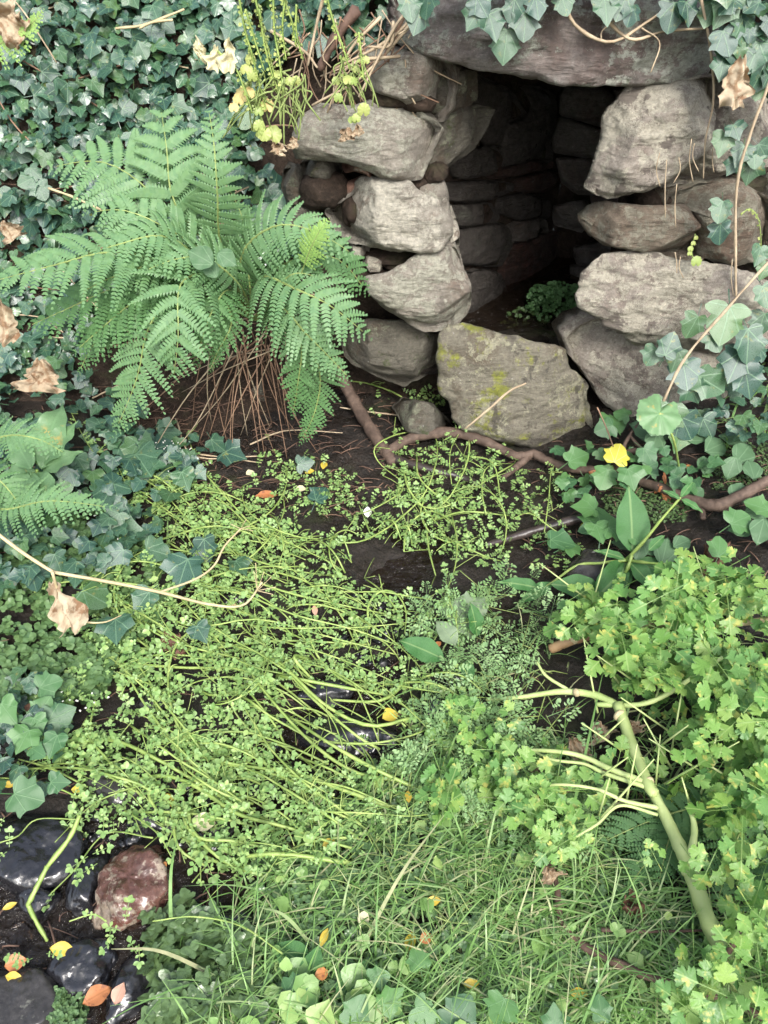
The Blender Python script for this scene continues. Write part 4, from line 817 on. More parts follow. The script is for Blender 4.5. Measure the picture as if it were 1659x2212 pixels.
for i, (pp, w, m_) in enumerate((([(-90, 1060, 1.72), (0, 1100, 1.62), (110, 1082, 1.60), (256, 1098, 1.62)], 78, L_fern), ([(-90, 1000, 1.75), (0, 945, 1.72), (80, 948, 1.70), (150, 985, 1.70)], 60, L_fern), ([(-90, 1040, 1.72), (-20, 1030, 1.66), (20, 1060, 1.64), (60, 1120, 1.62)], 60, L_fernd))):
    p3 = fpath(pp); frond('frond', f2, p3, w * np.linalg.norm(p3[2] - CAM) / FPX, m_, (0, -.4, .9), n=26, start=.2, seed=40 + i, rach=.003)
f3 = thing('fern', 'tip of a yellowish fern frond at the top left corner', 'fern', P(-60, 100, 2.3))
frond('frond', f3, fpath([(-60, 120, 2.32), (20, 85, 2.3), (70, 50, 2.3), (96, 18, 2.3)]), .055, L_ferny, (0, -.9, .4), n=18, seed=60)
f4 = thing('fern', 'dark green fern drooping beneath the thick green stem at lower right', 'fern', A(1640, 1740))
for i, (pp, w) in enumerate((([(1600, 1740, .12), (1500, 1745, .17), (1400, 1775, .16), (1290, 1825, .10)], 105), ([(1700, 1700, .15), (1620, 1760, .22), (1575, 1860, .20), (1540, 1990, .13)], 95), ([(1720, 1800, .15), (1680, 1880, .2), (1650, 1980, .2), (1620, 2070, .16)], 80), ([(1560, 1720, .12), (1500, 1730, .15), (1450, 1800, .15), (1420, 1920, .10)], 90), ([(1560, 1760, .1), (1480, 1790, .13), (1400, 1860, .12), (1350, 1930, .08)], 80), ([(1700, 1720, .2), (1660, 1730, .22), (1600, 1730, .22), (1540, 1760, .2)], 70))):
    q_ = np.array(pp); p3, _ = at(q_[:, 0], q_[:, 1], q_[:, 2] * .42); frond('frond', f4, p3, w * np.linalg.norm(p3[2] - CAM) / FPX * .9, L_fernd, (0, -.3, .95), start=.12, seed=70 + i, droop=.3, dens=1.5)
# dead stalks hanging out of the fern's crown
dk = thing('dead_fern_stalks', 'fan of dead brown fern stalks hanging under the large fern', 'dead stalks', P(545, 730, 2.36)); ends = []
for i in range(38):
    a = rng.uniform(-1.3, .6); L = rng.uniform(130, 300); x0, y0 = 530 + rng.normal(0, 62), 705 + rng.uniform(-10, 60)
    x1, y1 = x0 + math.sin(a) * L, min(y0 + math.cos(a) * L, 990); d0 = 2.34 + rng.normal(0, .03); p1 = A(x1, y1, .015)
    p0 = P(x0, y0, d0); mid = (p0 + p1) / 2 + np.array([0, -rng.uniform(.0, .09), rng.uniform(-.02, .05)]); runner(dk, [p0, mid, p1], [.0026, .002, .0014], B_stalk if i % 4 else B_twig, 'stalk', 5, 10, .1)
for pp in ([(380, 905), (420, 985), (565, 985)], [(0, 735), (90, 728), (240, 736)], [(30, 1010), (140, 1000), (330, 935)], [(360, 800), (420, 760), (470, 735)], [(200, 860), (280, 820), (370, 775)], [(392, 978), (460, 985), (565, 1000)], [(540, 960), (620, 930), (740, 935)], [(735, 880), (800, 890), (890, 900)]):
    runner(dk, path(pp, .03), [.003, .003, .002], B_twig, 'stalk')
litter = MB()                                          # twigs and needles on the mud
def litter_area(poly, n, l=(.02, .10)):
    px, py = sample(poly, n); p, nr = at(px, py)
    for q in p:
        a = rng.uniform(0, math.pi * 2); ln = rng.uniform(*l); d = np.array([math.cos(a), math.sin(a) * .6, rng.normal(0, .12)]) * ln; tube(litter, [q - d / 2 + [0, 0, .006], q + [rng.normal(0, .004), 0, .012], q + d / 2 + [0, 0, .006]], rng.uniform(.0008, .0022), 4, 4)
litter_area([(340, 840), (960, 840), (1000, 1000), (760, 1120), (440, 1120), (330, 980)], 420); litter_area([(-100, 380), (560, 420), (560, 900), (-100, 1300)], 260, (.03, .14)); litter_area([(-100, 1400), (1650, 1300), (1650, 2210), (-100, 2210)], 320); litter_area([(1100, 960), (1659, 900), (1659, 1240), (1100, 1240)], 220)
tag(link('twig_litter', litter.mesh('twig_litter', B_litter), kind='stuff'), 'fine dead twigs and stalks littering the mud', 'litter')

# ------------------------------------------------------------------ roots and sticks
rt = thing('tree_root', 'brown tree root winding across the foot of the well stones', 'tree root', A(1100, 985))
def seg(pp, h_, r_, m_=B_root, **k): runner(rt, path(pp, h_), np.array(r_) * .78, m_, 'root_branch', 12, len(pp) * 7, .12, **k)
seg([(722, 780), (748, 835), (778, 890), (815, 950), (850, 1000)], [.14, .10, .05, .02, .01], [.026, .028, .030, .030, .026])
seg([(815, 950), (850, 990), (930, 1015), (1000, 1032), (1045, 1052)], .015, [.024, .020, .018, .014], B_wetroot)
seg([(830, 980), (880, 950), (925, 938), (980, 934), (1040, 950), (1085, 972), (1118, 985), (1152, 980)], [.02, .03, .045, .055, .05, .04, .035, .03], [.022, .024, .025, .024, .020, .018])
seg([(1150, 978), (1185, 996), (1227, 1010), (1280, 1016), (1330, 1013), (1350, 985), (1372, 975), (1400, 985), (1411, 1020)], [.03, .03, .03, .03, .04, .06, .07, .06, .02], [.020, .019, .019, .017, .014, .011])
seg([(1148, 980), (1120, 1005), (1086, 1032)], .025, [.018, .016, .012])
seg([(1335, 1020), (1385, 1040), (1438, 1058), (1508, 1085), (1545, 1092), (1573, 1084), (1615, 1062), (1665, 1034)], [.03, .02, .03, .05, .05, .05, .06, .07], [.016, .019, .022, .024, .022, .019])
seg([(1508, 1082), (1516, 1100), (1519, 1120)], [.05, .04, .03], [.014, .012, .011]); seg([(1360, 940), (1385, 968), (1420, 982)], .06, [.006, .008, .006])
seg([(1050, 1178), (1110, 1160), (1184, 1138), (1262, 1120), (1340, 1125)], .03, [.012, .017, .020, .019], B_wetroot)
seg([(1560, 1100), (1605, 1127), (1654, 1160), (1700, 1190)], .03, [.014, .018, .02], B_wetroot)
seg([(1345, 985), (1352, 955), (1385, 905)], [.05, .06, .08], [.010, .008, .005])
rootthing('stick', P([1433, 1481, 1573, 1659, 1720], [866, 772, 664, 567, 500], [2.02, 2.05, 2.08, 2.12, 2.15]), [.0042, .004, .0032], B_twig, 'long bare pale stick leaning across the right boulders', 'stick')
rootthing('stick', P([1005, 1060, 1100, 1136], [926, 880, 845, 828], [2.14, 2.14, 2.15, 2.16]), [.0035, .004, .003], B_twig, 'short pale stick leaning against the sill boulder', 'stick')
rootthing('stick', P([1290, 1308, 1325], [880, 920, 965], [2.1, 2.08, 2.05]), [.0022, .002], B_stalk, 'thin upright twig beside the yellow leaf', 'stick')
st = thing('dead_umbel_stalk', 'long straw coloured dead flower stalk leaning in from the left edge', 'dead stalk', P(0, 1157, 1.4))
def dead(pp, Y, r_, m_=B_straw, name='stalk'): runner(st, P([p[0] for p in pp], [p[1] for p in pp], Y), r_, m_, name, 7, None, .08)
dead([(-60, 1110), (0, 1157), (55, 1198), (115, 1236)], [1.42, 1.40, 1.37, 1.34], [.0046, .0043, .0042]); dead([(115, 1236), (230, 1256), (345, 1279), (450, 1305), (525, 1307), (566, 1258)], [1.34, 1.31, 1.28, 1.26, 1.25, 1.25], [.0042, .0039, .0035, .0028, .002])
dead([(345, 1279), (420, 1252), (462, 1222), (485, 1180), (520, 1142)], [1.28, 1.29, 1.3, 1.32, 1.33], [.0028, .0024, .002]); dead([(113, 1236), (125, 1275), (145, 1320), (180, 1342), (225, 1344), (262, 1329)], 1.33, [.0035, .003, .0012])
for dx, dy in ((-8, -42), (14, -40), (30, -30), (-4, -60), (40, -8), (34, 8)): dead([(556, 1276), (556 + dx, 1276 + dy)], 1.25, .0008)
for dx, dy in ((20, -6), (12, -20), (-22, -10), (26, 4)): dead([(520, 1142), (520 + dx, 1142 + dy)], 1.33, .0008)
mb = MB()                                              # crumpled dead leaf on that stalk
def crumple(mb, w, h_, n=9, amp=.3, seed=0, taper=.6):
    u, v = np.meshgrid(np.linspace(-1, 1, n), np.linspace(0, 1, n), indexing='ij'); wd = w * (.25 + np.sin(np.clip(v * 1.1, 0, 1) * math.pi * taper))
    z = amp * w * (np.sin(u * 4 + seed) * .6 + 1.6 * fbm(u * 2.2 + seed, v * 5, 4, seed)); x = u * wd * .5 * (1 + .9 * fbm(u * .3, v * 5 + seed, 3, seed + 1)) + w * .22 * fbm(v * 2 + seed, v * 0 + 3., 2, seed); V = np.stack([x, v * h_ + .05 * h_ * np.sin(u * 5 + seed), z], -1).reshape(-1, 3)
    F = []
    for i in range(n - 1):
        for j in range(n - 1): q = i * n + j; F += [(q, q + n, q + n + 1), (q, q + n + 1, q + 1)]
    return V, np.array(F)
def crumpled(label, px, py, w, h_, Y, m_, tip=(0, 0, -1), nrm=(0, -1, .3), seed=0, parent=None, name='dead_leaf', cat='dead leaf', taper=.6, lift=.02):
    p = P(px, py, Y) if Y is not None else A(px, py, lift); s = np.linalg.norm(p - CAM) / FPX; V, F = crumple(None, w * s * .85, h_ * s * .9, 17, .28, seed, taper)
    me = new_mesh(name, V, F, m_, None, V / (h_ * s)); M = place(p - (np.array(parent.location) if parent else 0), nrm, tip, 1.0)[0]; o = link(name, me, parent, M=Matrix(M.tolist())); 
    return o if parent else tag(o, label, cat, 'withered brown leaves')
crumpled('', 113, 1262, 56, 120, 1.33, L_dead, (.25, 0, -1), seed=3, parent=st, name='withered_leaf')
crumpled('crumpled tan dead leaf lying on the ivy at the left', 80, 775, 84, 72, 2.0, L_dead, (-.1, -.2, -1), (0, -.8, .6), 1)
crumpled('torn tan dead leaf at the left edge beside the fern', -2, 650, 40, 90, 2.0, L_dead, (0, 0, -1), seed=2)
crumpled('brown curled leaf on the ivy at the left edge', 4, 480, 44, 40, 2.25, L_dead, (.5, 0, -1), seed=6)
crumpled('pale tan dead leaf in the top left corner', -8, 25, 60, 60, 2.3, L_dead, (1, 0, -.6), seed=5)
crumpled('large dry tan leaf hanging under the ivy at upper right', 1602, 122, 54, 90, 2.24, L_dead, (-.05, 0, -1), seed=8, taper=.75)
crumpled('purplish brown dead leaf behind the yellow green plant', 1520, 1180, 62, 54, None, L_brown, (.4, -.3, -.4), (0, -.5, .8), 9, lift=.06)
crumpled('brown curled leaf among the stems on the left', 345, 1400, 62, 50, None, L_brown, (.7, .3, 0), (0, -.3, 1), 10, lift=.04)
crumpled('rust brown leaf under the roots on the right', 1420, 1060, 54, 32, None, L_or, (.7, .2, 0), (0, -.3, 1), 12, lift=.03)
crumpled('rolled brown leaf half buried in the lower right grass', 1345, 1960, 46, 40, None, L_brown, (.7, .2, 0), (0, -.3, 1), 13, lift=.04)
for i, (x, y, w, h_) in enumerate(((1290, 1560, 46, 40), (1235, 1595, 44, 60), (1200, 1690, 46, 30), (1150, 1650, 40, 26), (1360, 1560, 40, 30), (1180, 1870, 34, 34))):
    crumpled(['curled straw leaf below the thick stem fork', 'long brown withered leaf hanging below the stem fork', 'straw coloured scrap under the arching stems', 'small curled leaf left of the withered scraps', 'dry leaf scrap right of the thick stem fork', 'crinkled straw leaf at the end of the buried branch'][i], x, y, w, h_, None, L_dead, (.3, -.2, -.6), (0, -.6, .7), 20 + i, lift=.08)

# ------------------------------------------------------------------ fallen leaves and petals
def fallen(name, label, px, py, s, ang, m_, w=.3, peak=.5, lift=.03, droop=.2, fold=.3, cat='leaf', tilt=(0, -.35, .95), temp=None):
    p = A(px, py, lift); k = s * np.linalg.norm(p - CAM) / FPX; V, F = temp if temp is not None else oval(w, 8, droop=droop, fold=fold, peak=peak, wav=.03, seed=px)
    a = R(ang); tip = np.array([math.sin(a), math.cos(a) * sp, math.cos(a) * cp]); V = V - [0, .5, 0]
    M = place(p, np.array(tilt) + rnd3(1, .12)[0], tip, k)[0]; return tag(link(name, new_mesh(name, V, F, m_, None, V + [0, .5, 0]), M=Matrix(M.tolist())), label, cat, 'fallen leaves scattered on the ground')
fallen('fallen_leaf', 'bright yellow lobed ivy leaf caught on the root', 1335, 977, 44, 20, L_yell, lift=.12, temp=IVY[2], tilt=(0, -.7, .6))
FL = [(843, 1545, 44, 60, L_yel, 'yellow orange leaf floating beside the wet ledge', .45), (133, 2050, 50, 95, L_yel, 'oval yellow leaf at the foot of the kinked stem', .3), (209, 2150, 60, 50, L_or, 'orange leaf lying on the black stones near the bottom', .34), (256, 2147, 42, 10, L_pink, 'pink tinged leaf beside the orange leaf', .38),
 (575, 1068, 56, 75, L_or, 'orange brown pointed leaf on the mud', .24), (32, 2080, 44, 70, L_or, 'pale orange leaf at the left edge of the stream', .4), (28, 2110, 34, 95, L_yel, 'small yellow leaf just above the corner stone', .3), (710, 1822, 34, 70, L_yel, 'pale yellow leaf on the lower stems', .34), (785, 1984, 36, 20, L_cream, 'cream oval leaf on the ground cover', .38),
 (700, 2024, 44, 15, L_yel, 'withered yellow leaf in the left part of the grass', .2), (365, 1728, 38, 150, L_yel, 'yellow leaf above the white petal', .3), (655, 1703, 30, 0, L_yel, 'narrow yellow leaf in the middle of the stems', .3), (353, 1870, 20, 30, L_or, 'tiny orange leaf near the top of the red stone', .4), (20, 1957, 30, 60, L_yel, 'narrow yellow leaf above the left edge pool', .22),
 (18, 1694, 30, 100, L_yel, 'yellow leaf below the lower left ivy', .25), (160, 1818, 44, 60, L_or, 'shredded orange leaf right of the kinked stem', .15), (695, 2103, 34, 70, L_or, 'small orange yellow leaf in the grass at bottom left', .4), (882, 1720, 34, 0, L_yel, 'pale yellow pointed leaf on the ground cover', .26), (936, 1946, 36, 80, L_yel, 'star shaped yellow scrap in the middle grass', .3), (886, 2034, 52, 10, L_yel, 'long yellow and brown leaf standing in the grass', .24),
 (920, 2026, 32, 60, L_or, 'small red brown leaf right of the long yellow one', .4), (1018, 2124, 38, 85, L_yel, 'curved yellow leaf lying flat in the lower grass', .26), (1250, 2146, 40, 95, L_yel, 'yellow leaf at the bottom near the branch', .3), (945, 1392, 30, 40, L_or, 'orange curl under the pale round leaf', .25), (700, 1004, 30, 10, L_yel, 'pale yellow leaf on the mud under the fern', .3), (669, 1018, 26, 60, L_yel, 'yellow leaf scrap on the mud left of the pale one', .3),
 (540, 1021, 24, 50, L_cream, 'tiny cream scrap on the mud below the dead stalks', .4), (1262, 1137, 28, 60, L_yell, 'small yellow leaf tucked under the large ivy leaf', .36), (650, 1055, 30, 70, L_cream, 'cream leaf on the mud left of the ivy pair', .3), (1478, 2170, 40, 30, L_yell, 'yellow leaf at the bottom right', .35), (130, 1480, 22, 30, L_or, 'orange scrap beside the lower left ivy', .4), (65, 1530, 30, 110, L_brown, 'brown leaf at the edge of the lower left ivy', .4),
 (1285, 1025, 34, 120, L_or, 'brown leaf just under the root', .35), (1490, 1010, 30, 10, L_or, 'light brown leaf on the bare soil at the right', .35), (165, 1705, 26, 90, L_yel, 'yellow leaf between the ivy and the stems', .35), (505, 1310, 22, 10, L_pink, 'pink brown leaf by the small purple stone', .3), (680, 1318, 30, 170, L_pink, 'pinkish leaf standing among the stems', .25)]
for x, y, s_, a_, m_, lb, w_ in FL: fallen('fallen_leaf', lb, x, y, s_ * .85, a_, m_, w_, lift=.04)
fallen('petal', 'cream white petal like leaf on the stems near a small black stone', 440, 1775, 50, 100, L_cream, .36, lift=.05, cat='petal')
fallen('petal', 'small white bud standing in the upper stems', 794, 1106, 24, 0, L_flower, .38, lift=.06, cat='petal', tilt=(0, -.9, .4))
def pleat(s, n=26, lob=7):
    a = np.linspace(0, 2 * math.pi, n * 2 + 1)[:-1]; V = [(0, 0, 0)]; 
    for rr in (.35, .7, 1.0):
        for t in a: q = rr * (1 - .10 * abs(math.sin(t * lob / 2)) * rr - .05 * (math.cos(t * n) > 0) * (rr == 1)) * (1 - .55 * math.exp(-((t - math.pi) / .25) ** 2)); V.append((q * math.sin(t) * s, q * math.cos(t) * s, .06 * s * rr * math.cos(t * lob) - .15 * s * rr * rr))
    m_ = len(a); F = [(0, 1 + (j + 1) % m_, 1 + j) for j in range(m_)]
    for i in range(2):
        for j in range(m_): q, w = 1 + i * m_ + j, 1 + i * m_ + (j + 1) % m_; F += [(q, w, w + m_), (q, w + m_, q + m_)]
    return np.array(V), np.array(F)
# ------------------------------------------------------------------ navelwort above the left jamb
nv = thing('navelwort', 'yellow green navelwort with round leaves and tall flower spikes left of the lintel', 'plant', P(600, 240, 2.4)); nvo = np.array(nv.location)
def spike(pp, Y, r_=.003, m_=L_stem, sz=(.006, .011)):
    p3 = P([a for a, b in pp], [b for a, b in pp], Y); mb = MB(); c = tube(mb, p3, [r_, r_ * .9, r_ * .6], 5, 24, 1); L = np.linalg.norm(np.diff(c, axis=0), axis=1).sum()
    n = int(L / .0042)
    for i in range(n):
        t = i / n; p = np.array([np.interp(t, np.linspace(0, 1, 24), c[:, j]) for j in range(3)]); a = rng.uniform(0, 6.28); d = np.array([math.cos(a), math.sin(a), -.5 + rng.normal(0, .3)]); s_ = rng.uniform(*sz)
        V, F = oval(.45, 4, droop=0, fold=.5); M = place(p + d * s_ * .3, np.array([-d[1], d[0], .4]), d, s_)[0]; mb.add(V @ M[:3, :3].T + M[:3, 3], F, V, 0)
    return link('flower_spike', mb.mesh('flower_spike', [L_navel, L_stem], origin=nvo), nv)
for pp in ([(512, -30), (528, 60), (545, 120), (560, 180), (575, 235)], [(545, -30), (566, 60), (585, 130), (600, 200)], [(590, -40), (592, 60), (605, 140), (612, 200)], [(618, -20), (610, 60), (618, 130)], [(470, 110), (510, 150), (530, 200), (545, 245)], [(700, -30), (718, 40), (740, 100), (755, 150)], [(560, 20), (572, 100), (590, 170)], [(640, 10), (640, 70), (655, 130)], [(735, 120), (745, 160), (760, 205)], [(775, 70), (780, 120), (785, 170)], [(530, 20), (548, 80), (570, 150)], [(602, -30), (628, 40), (640, 100)]): spike(pp, 2.26 + rng.uniform(-.02, .04))
_v, _f = pleat(.52, 14, 9); RND = [(_v + [0, .5, 0], _f)]
def rleaf(spots, Y, m_=L_navel):
    for x, y, s_, a_, face in spots:
        p = P(x, y, Y + rng.normal(0, .01)); k = .78 * s_ * np.linalg.norm(p - CAM) / FPX; V, F = RND[0]; V = V - [0, .5, 0]; a = R(a_); tip = np.array([math.sin(a), math.cos(a) * sp, math.cos(a) * cp])
        M = place(p - nvo, np.array(face) + rnd3(1, .12)[0], tip, k)[0]; link('round_leaf', new_mesh('round_leaf', V, F, m_, None, V), nv, M=Matrix(M.tolist()))
rleaf([(560, 272, 30, 0, (.3, -1, .2)), (590, 290, 46, 20, (0, -1, .4)), (570, 288, 38, 200, (0, -1, .2)), (556, 280, 36, 60, (-.5, -1, .2)), (786, 238, 34, 0, (.1, -1, .2)), (762, 258, 26, 0, (0, -.6, .9)), (770, 255, 24, 0, (0, -1, .2)), (726, 175, 22, 0, (.2, -1, .4)), (752, 172, 28, 0, (-.2, -1, .7)), (766, 176, 22, 0, (.3, -1, .2)), (731, 212, 24, 0, (0, -1, .3)), (530, 150, 26, 0, (0, -1, .3)), (545, 165, 28, 0, (.4, -1, .2)), (559, 240, 26, 0, (0, -1, .5)), (537, 148, 22, 0, (0, -1, .5)), (600, 160, 22, 0, (0, -.8, .6)), (790, 130, 20, 0, (0, -1, .3)), (770, 150, 18, 0, (0, -1, .6)), (640, 175, 24, 0, (0, -1, .2)), (625, 175, 22, 0, (0, -1, .5)), (540, 128, 28, 0, (0, -1, .4))], 2.27)
rleaf([(521, 205, 40, 0, (-.3, -1, .3)), (538, 200, 30, 0, (.2, -1, .2)), (577, 228, 36, 0, (0, -1, .6)), (515, 215, 30, 0, (0, -1, .2)), (505, 232, 26, 0, (0, -1, .6))], 2.28, L_cream2)
crumpled('', 492, 82, 30, 62, 2.26, L_cream, (-.1, 0, -1), seed=31, parent=nv, name='wilted_leaf'); crumpled('', 466, 98, 26, 46, 2.26, L_cream, (-.3, 0, -1), seed=32, parent=nv, name='wilted_leaf'); crumpled('', 440, 98, 40, 20, 2.27, L_cream, (-1, 0, -.3), seed=33, parent=nv, name='wilted_leaf')
for x, y in ((755, 275), (770, 268), (606, 310), (590, 306), (735, 280), (630, 295)): crumpled('', x, y, 22, 24, 2.28, L_dead, (rng.normal(0, .4), 0, -1), seed=int(x), parent=nv, name='withered_leaf')
mb = MB()
for i in range(52):
    x0, y0 = rng.uniform(535, 660), rng.uniform(150, 220); x1, y1 = x0 + rng.normal(-12, 34), y0 + rng.uniform(20, 110); tube(mb, P([x0, (x0 + x1) / 2 + rng.normal(0, 14), x1], [y0, (y0 + y1) / 2 - 8, y1], 2.29 + rng.normal(0, .02)), .0022, 5, 8)
for i in range(20):
    x0, y0 = rng.uniform(735, 785), rng.uniform(120, 170); x1, y1 = x0 + rng.normal(0, 22), y0 + rng.uniform(30, 105); tube(mb, P([x0, (x0 + x1) / 2 + rng.normal(0, 10), x1], [y0, (y0 + y1) / 2, y1], 2.28 + rng.normal(0, .015)), .0020, 5, 8)
link('leaf_stalks', mb.mesh('leaf_stalks', B_straw2 if 'B_straw2' in globals() else L_rach, origin=nvo), nv, kind='stuff')
sn = thing('seedling', 'little yellow navelwort seedling rooted in the crack of the right jamb', 'plant', P(1500, 560, 2.33))
for dx, dy, s_ in ((5, 5, 22), (-8, -22, 12), (-2, -34, 10), (4, -46, 9), (-10, -12, 10)):
    p = P(1500 + dx, 560 + dy, 2.32); k = s_ * np.linalg.norm(p - CAM) / FPX; V = RND[0][0] - [0, .5, 0]; M = place(p - np.array(sn.location), (0, -1, .3), (0, 0, 1), k)[0]; link('round_leaf', new_mesh('round_leaf', V, RND[0][1], L_navel, None, V), sn, M=Matrix(M.tolist()))
runner(sn, P([1500, 1494, 1502], [568, 540, 505], 2.33), .0016, L_stem); 
sx = thing('seedling', 'drooping yellow green flower spike at the right edge of the jamb', 'plant', P(1600, 460, 2.3)); nv_, nvo_ = nv, nvo; nv, nvo = sx, np.array(sx.location); spike([(1600, 462), (1622, 452), (1640, 480), (1645, 540)], 2.28, .0018, sz=(.004, .008)); nv, nvo = nv_, nvo_

# ------------------------------------------------------------------ broad leaved plants
def bigleaf(parent, base, tip, width, m_, bend=.25, nrm=(0, -.4, .9), peak=.42, wav=.03, name='leaf', seed=0, n=14, fold=.25):
    """base, tip: (px, py, depth or None for height over ground)"""
    def q(t): return P(t[0], t[1], t[2]) if t[2] > .4 else A(t[0], t[1], t[2])
    a, b = q(base), q(tip); L = np.linalg.norm(b - a); V, F = oval(.5 * width, n, droop=bend, fold=fold, peak=peak, wav=wav, seed=seed)
    V = V.copy(); V[:, 2] += bend * V[:, 1]; o = np.array(parent.location); M = place(a - o, nrm, b - a, L)[0]; return link(name, new_mesh(name, V, F, m_, None, V), parent, M=Matrix(M.tolist()))
dk2 = thing('dock_plant', 'dock with large upright leaf and trailing leafy stems beside the dark flat stone', 'plant', A(1350, 1235))
bigleaf(dk2, (1366, 1195, .07), (1382, 1063, .26), .50, L_dock, .15, (0, -.75, .6), seed=1)
runner(dk2, path([(1365, 1200), (1352, 1235), (1330, 1260)], [.08, .05, .0]), .005, L_stem)
for pp, hh in (([(1354, 1208), (1390, 1170), (1430, 1120), (1470, 1075)], [.06, .12, .18, .24]), ([(1354, 1210), (1300, 1216), (1245, 1222), (1190, 1260), (1130, 1290)], [.06, .07, .06, .05, .03]), ([(1354, 1210), (1400, 1216), (1460, 1220)], [.06, .08, .09])): runner(dk2, path(pp, np.array(hh)), [.0055, .004, .003], L_stem)
for b_, t_, w_ in (((1355, 1212, .05), (1285, 1330, .04), .22), ((1352, 1212, .05), (1330, 1300, .05), .25), ((1360, 1215, .06), (1430, 1262, .05), .45), ((1352, 1208, .06), (1278, 1200, .08), .26), ((1170, 1272, .05), (1070, 1268, .04), .30), ((1195, 1258, .05), (1120, 1300, .04), .32), ((1365, 1215, .04), (1470, 1210, .10), .42), ((1300, 1280, .03), (1185, 1270, .05), .5), ((1355, 1215, .03), (1250, 1320, .02), .4), ((1470, 1075, .24), (1500, 1035, .27), .35), ((1470, 1078, .24), (1520, 1085, .25), .3), ((1470, 1078, .24), (1430, 1062, .25), .3), ((1400, 1190, .12), (1440, 1150, .16), .4), ((1420, 1290, .05), (1340, 1330, .05), .45)): bigleaf(dk2, b_, t_, w_, L_dock, .3, (rng.normal(0, .25), -.45, .85), seed=int(t_[0]))
def loose(label, base, tip, w, m_, cat='leaf', **k):
    p = P(*base) if base[2] > .4 else A(*base); t = thing('broad_leaf', label, cat, p); bigleaf(t, base, tip, w, m_, name='blade', **k); return t
loose('dark pointed dock leaf standing in the stems beside the pale leaf', (1030, 1375, .03), (1008, 1298, .12), .50, L_dock, nrm=(.5, -.7, .5)); loose('round greyish pink leaf turned over below the pale leaf', (985, 1395, .05), (940, 1345, .07), .62, L_pale, nrm=(.1, -.3, .9))
loose('dark leaf lying over the small black stone', (960, 1425, .05), (868, 1400, .05), .5, L_dock); loose('small blue green pointed leaf under the pale leaf', (1012, 1425, .05), (1008, 1485, .04), .45, L_dock)
fallen('fallen_leaf', 'large pale ivy leaf turned upside down in the middle of the stems', 990, 1322, 92, 290, L_pale, lift=.06, temp=IVY[3], tilt=(.1, -.3, .95))
hg = thing('broad_leaved_plant', 'pale green plant with broad pointed leaves at the left edge', 'plant', A(70, 1060))
for b_, t_, w_ in (((85, 1010, .14), (148, 895, .20), .5), ((85, 1010, .14), (185, 940, .18), .45), ((70, 1015, .15), (10, 925, .2), .5), ((80, 1020, .13), (-30, 1010, .14), .5), ((90, 1020, .13), (190, 1010, .12), .45), ((75, 1020, .13), (130, 1110, .09), .55), ((70, 1020, .13), (60, 1120, .08), .5), ((60, 1020, .13), (5, 1090, .10), .5), ((90, 1015, .14), (120, 930, .22), .5)): bigleaf(hg, b_, t_, w_, L_hog, .25, (rng.normal(0, .2), -.5, .8), seed=int(t_[1]), wav=.05)
runner(hg, path([(80, 1015), (78, 1050), (70, 1090)], np.array([.14, .07, 0.])), .005, L_stem); runner(hg, path([(85, 1020), (110, 1060), (150, 1075)], np.array([.13, .1, .06])), .004, L_stem)
gr = thing('round_leaved_plant', 'pair of matt grey green round leaves in the middle of the large fern', 'plant', P(475, 570, 2.1))
bigleaf(gr, (462, 572, 1.98), (408, 535, 1.96), .85, L_grey, .1, (0, -.8, .6)); bigleaf(gr, (470, 545, 1.98), (512, 575, 1.96), .8, L_grey, .1, (0, -.8, .6)); bigleaf(gr, (470, 600, 2.0), (440, 560, 1.99), .7, L_grey, .1, (0, -.8, .6))
ml = thing('mallow_like_plant', 'single large soft pleated leaf on a green stalk at the right', 'plant', A(1465, 1015)); pm = P(1425, 893, 1.90)
V, F = pleat(.068); M = place(pm - np.array(ml.location), (0, -.55, .8), (-.3, 0, -1), 1)[0]; link('blade', new_mesh('blade', V, F, L_hog, None, V * 12), ml, M=Matrix(M.tolist())); runner(ml, [pm, P(1455, 950, 1.92), A(1470, 1030)], .0035, L_stem)
# small bramble like sprays and grass tufts on the right
sb = thing('bramble_seedling', 'low sprays of toothed oval leaves on the bare soil at the right', 'plant', A(1500, 1020))
def ground_leaves(parent, spots, m_, temps, lift=.06):
    sp_ = np.array(spots, float); p, _ = at(sp_[:, 0], sp_[:, 1], lift); k = sp_[:, 2] * np.linalg.norm(p - CAM, axis=1) / FPX; a = np.radians(sp_[:, 3]); tip = np.stack([np.sin(a), np.cos(a) * sp, np.cos(a) * cp], -1)
    scatter(parent, 'leaf', temps, m_, place(p - tip * (k * .5)[:, None], np.array([0, -.45, .85]) + rnd3(len(p), .15), tip, k), 300)
OV = [oval(.40, 8, peak=.45, wav=.04, seed=i, droop=.15, fold=.2) for i in range(3)]
ground_leaves(sb, [(1395, 930, 70, 300), (1440, 925, 60, 40), (1410, 960, 54, 200), (1475, 1050, 54, 90), (1505, 1060, 46, 60), (1500, 935, 60, 300), (1460, 1020, 40, 180), (1385, 1010, 36, 0), (1350, 1170, 50, 300), (1440, 1190, 64, 20), (1410, 1180, 50, 290), (1380, 1190, 46, 200), (1475, 1170, 46, 60), (1530, 1000, 50, 20), (1550, 960, 60, 60), (1590, 940, 56, 300), (1610, 975, 60, 40), (1580, 1010, 50, 200), (1600, 1060, 56, 30), (1630, 1010, 50, 0), (1640, 1100, 60, 80), (1600, 1140, 54, 260), (1640, 1150, 60, 200)], L_grey, OV)
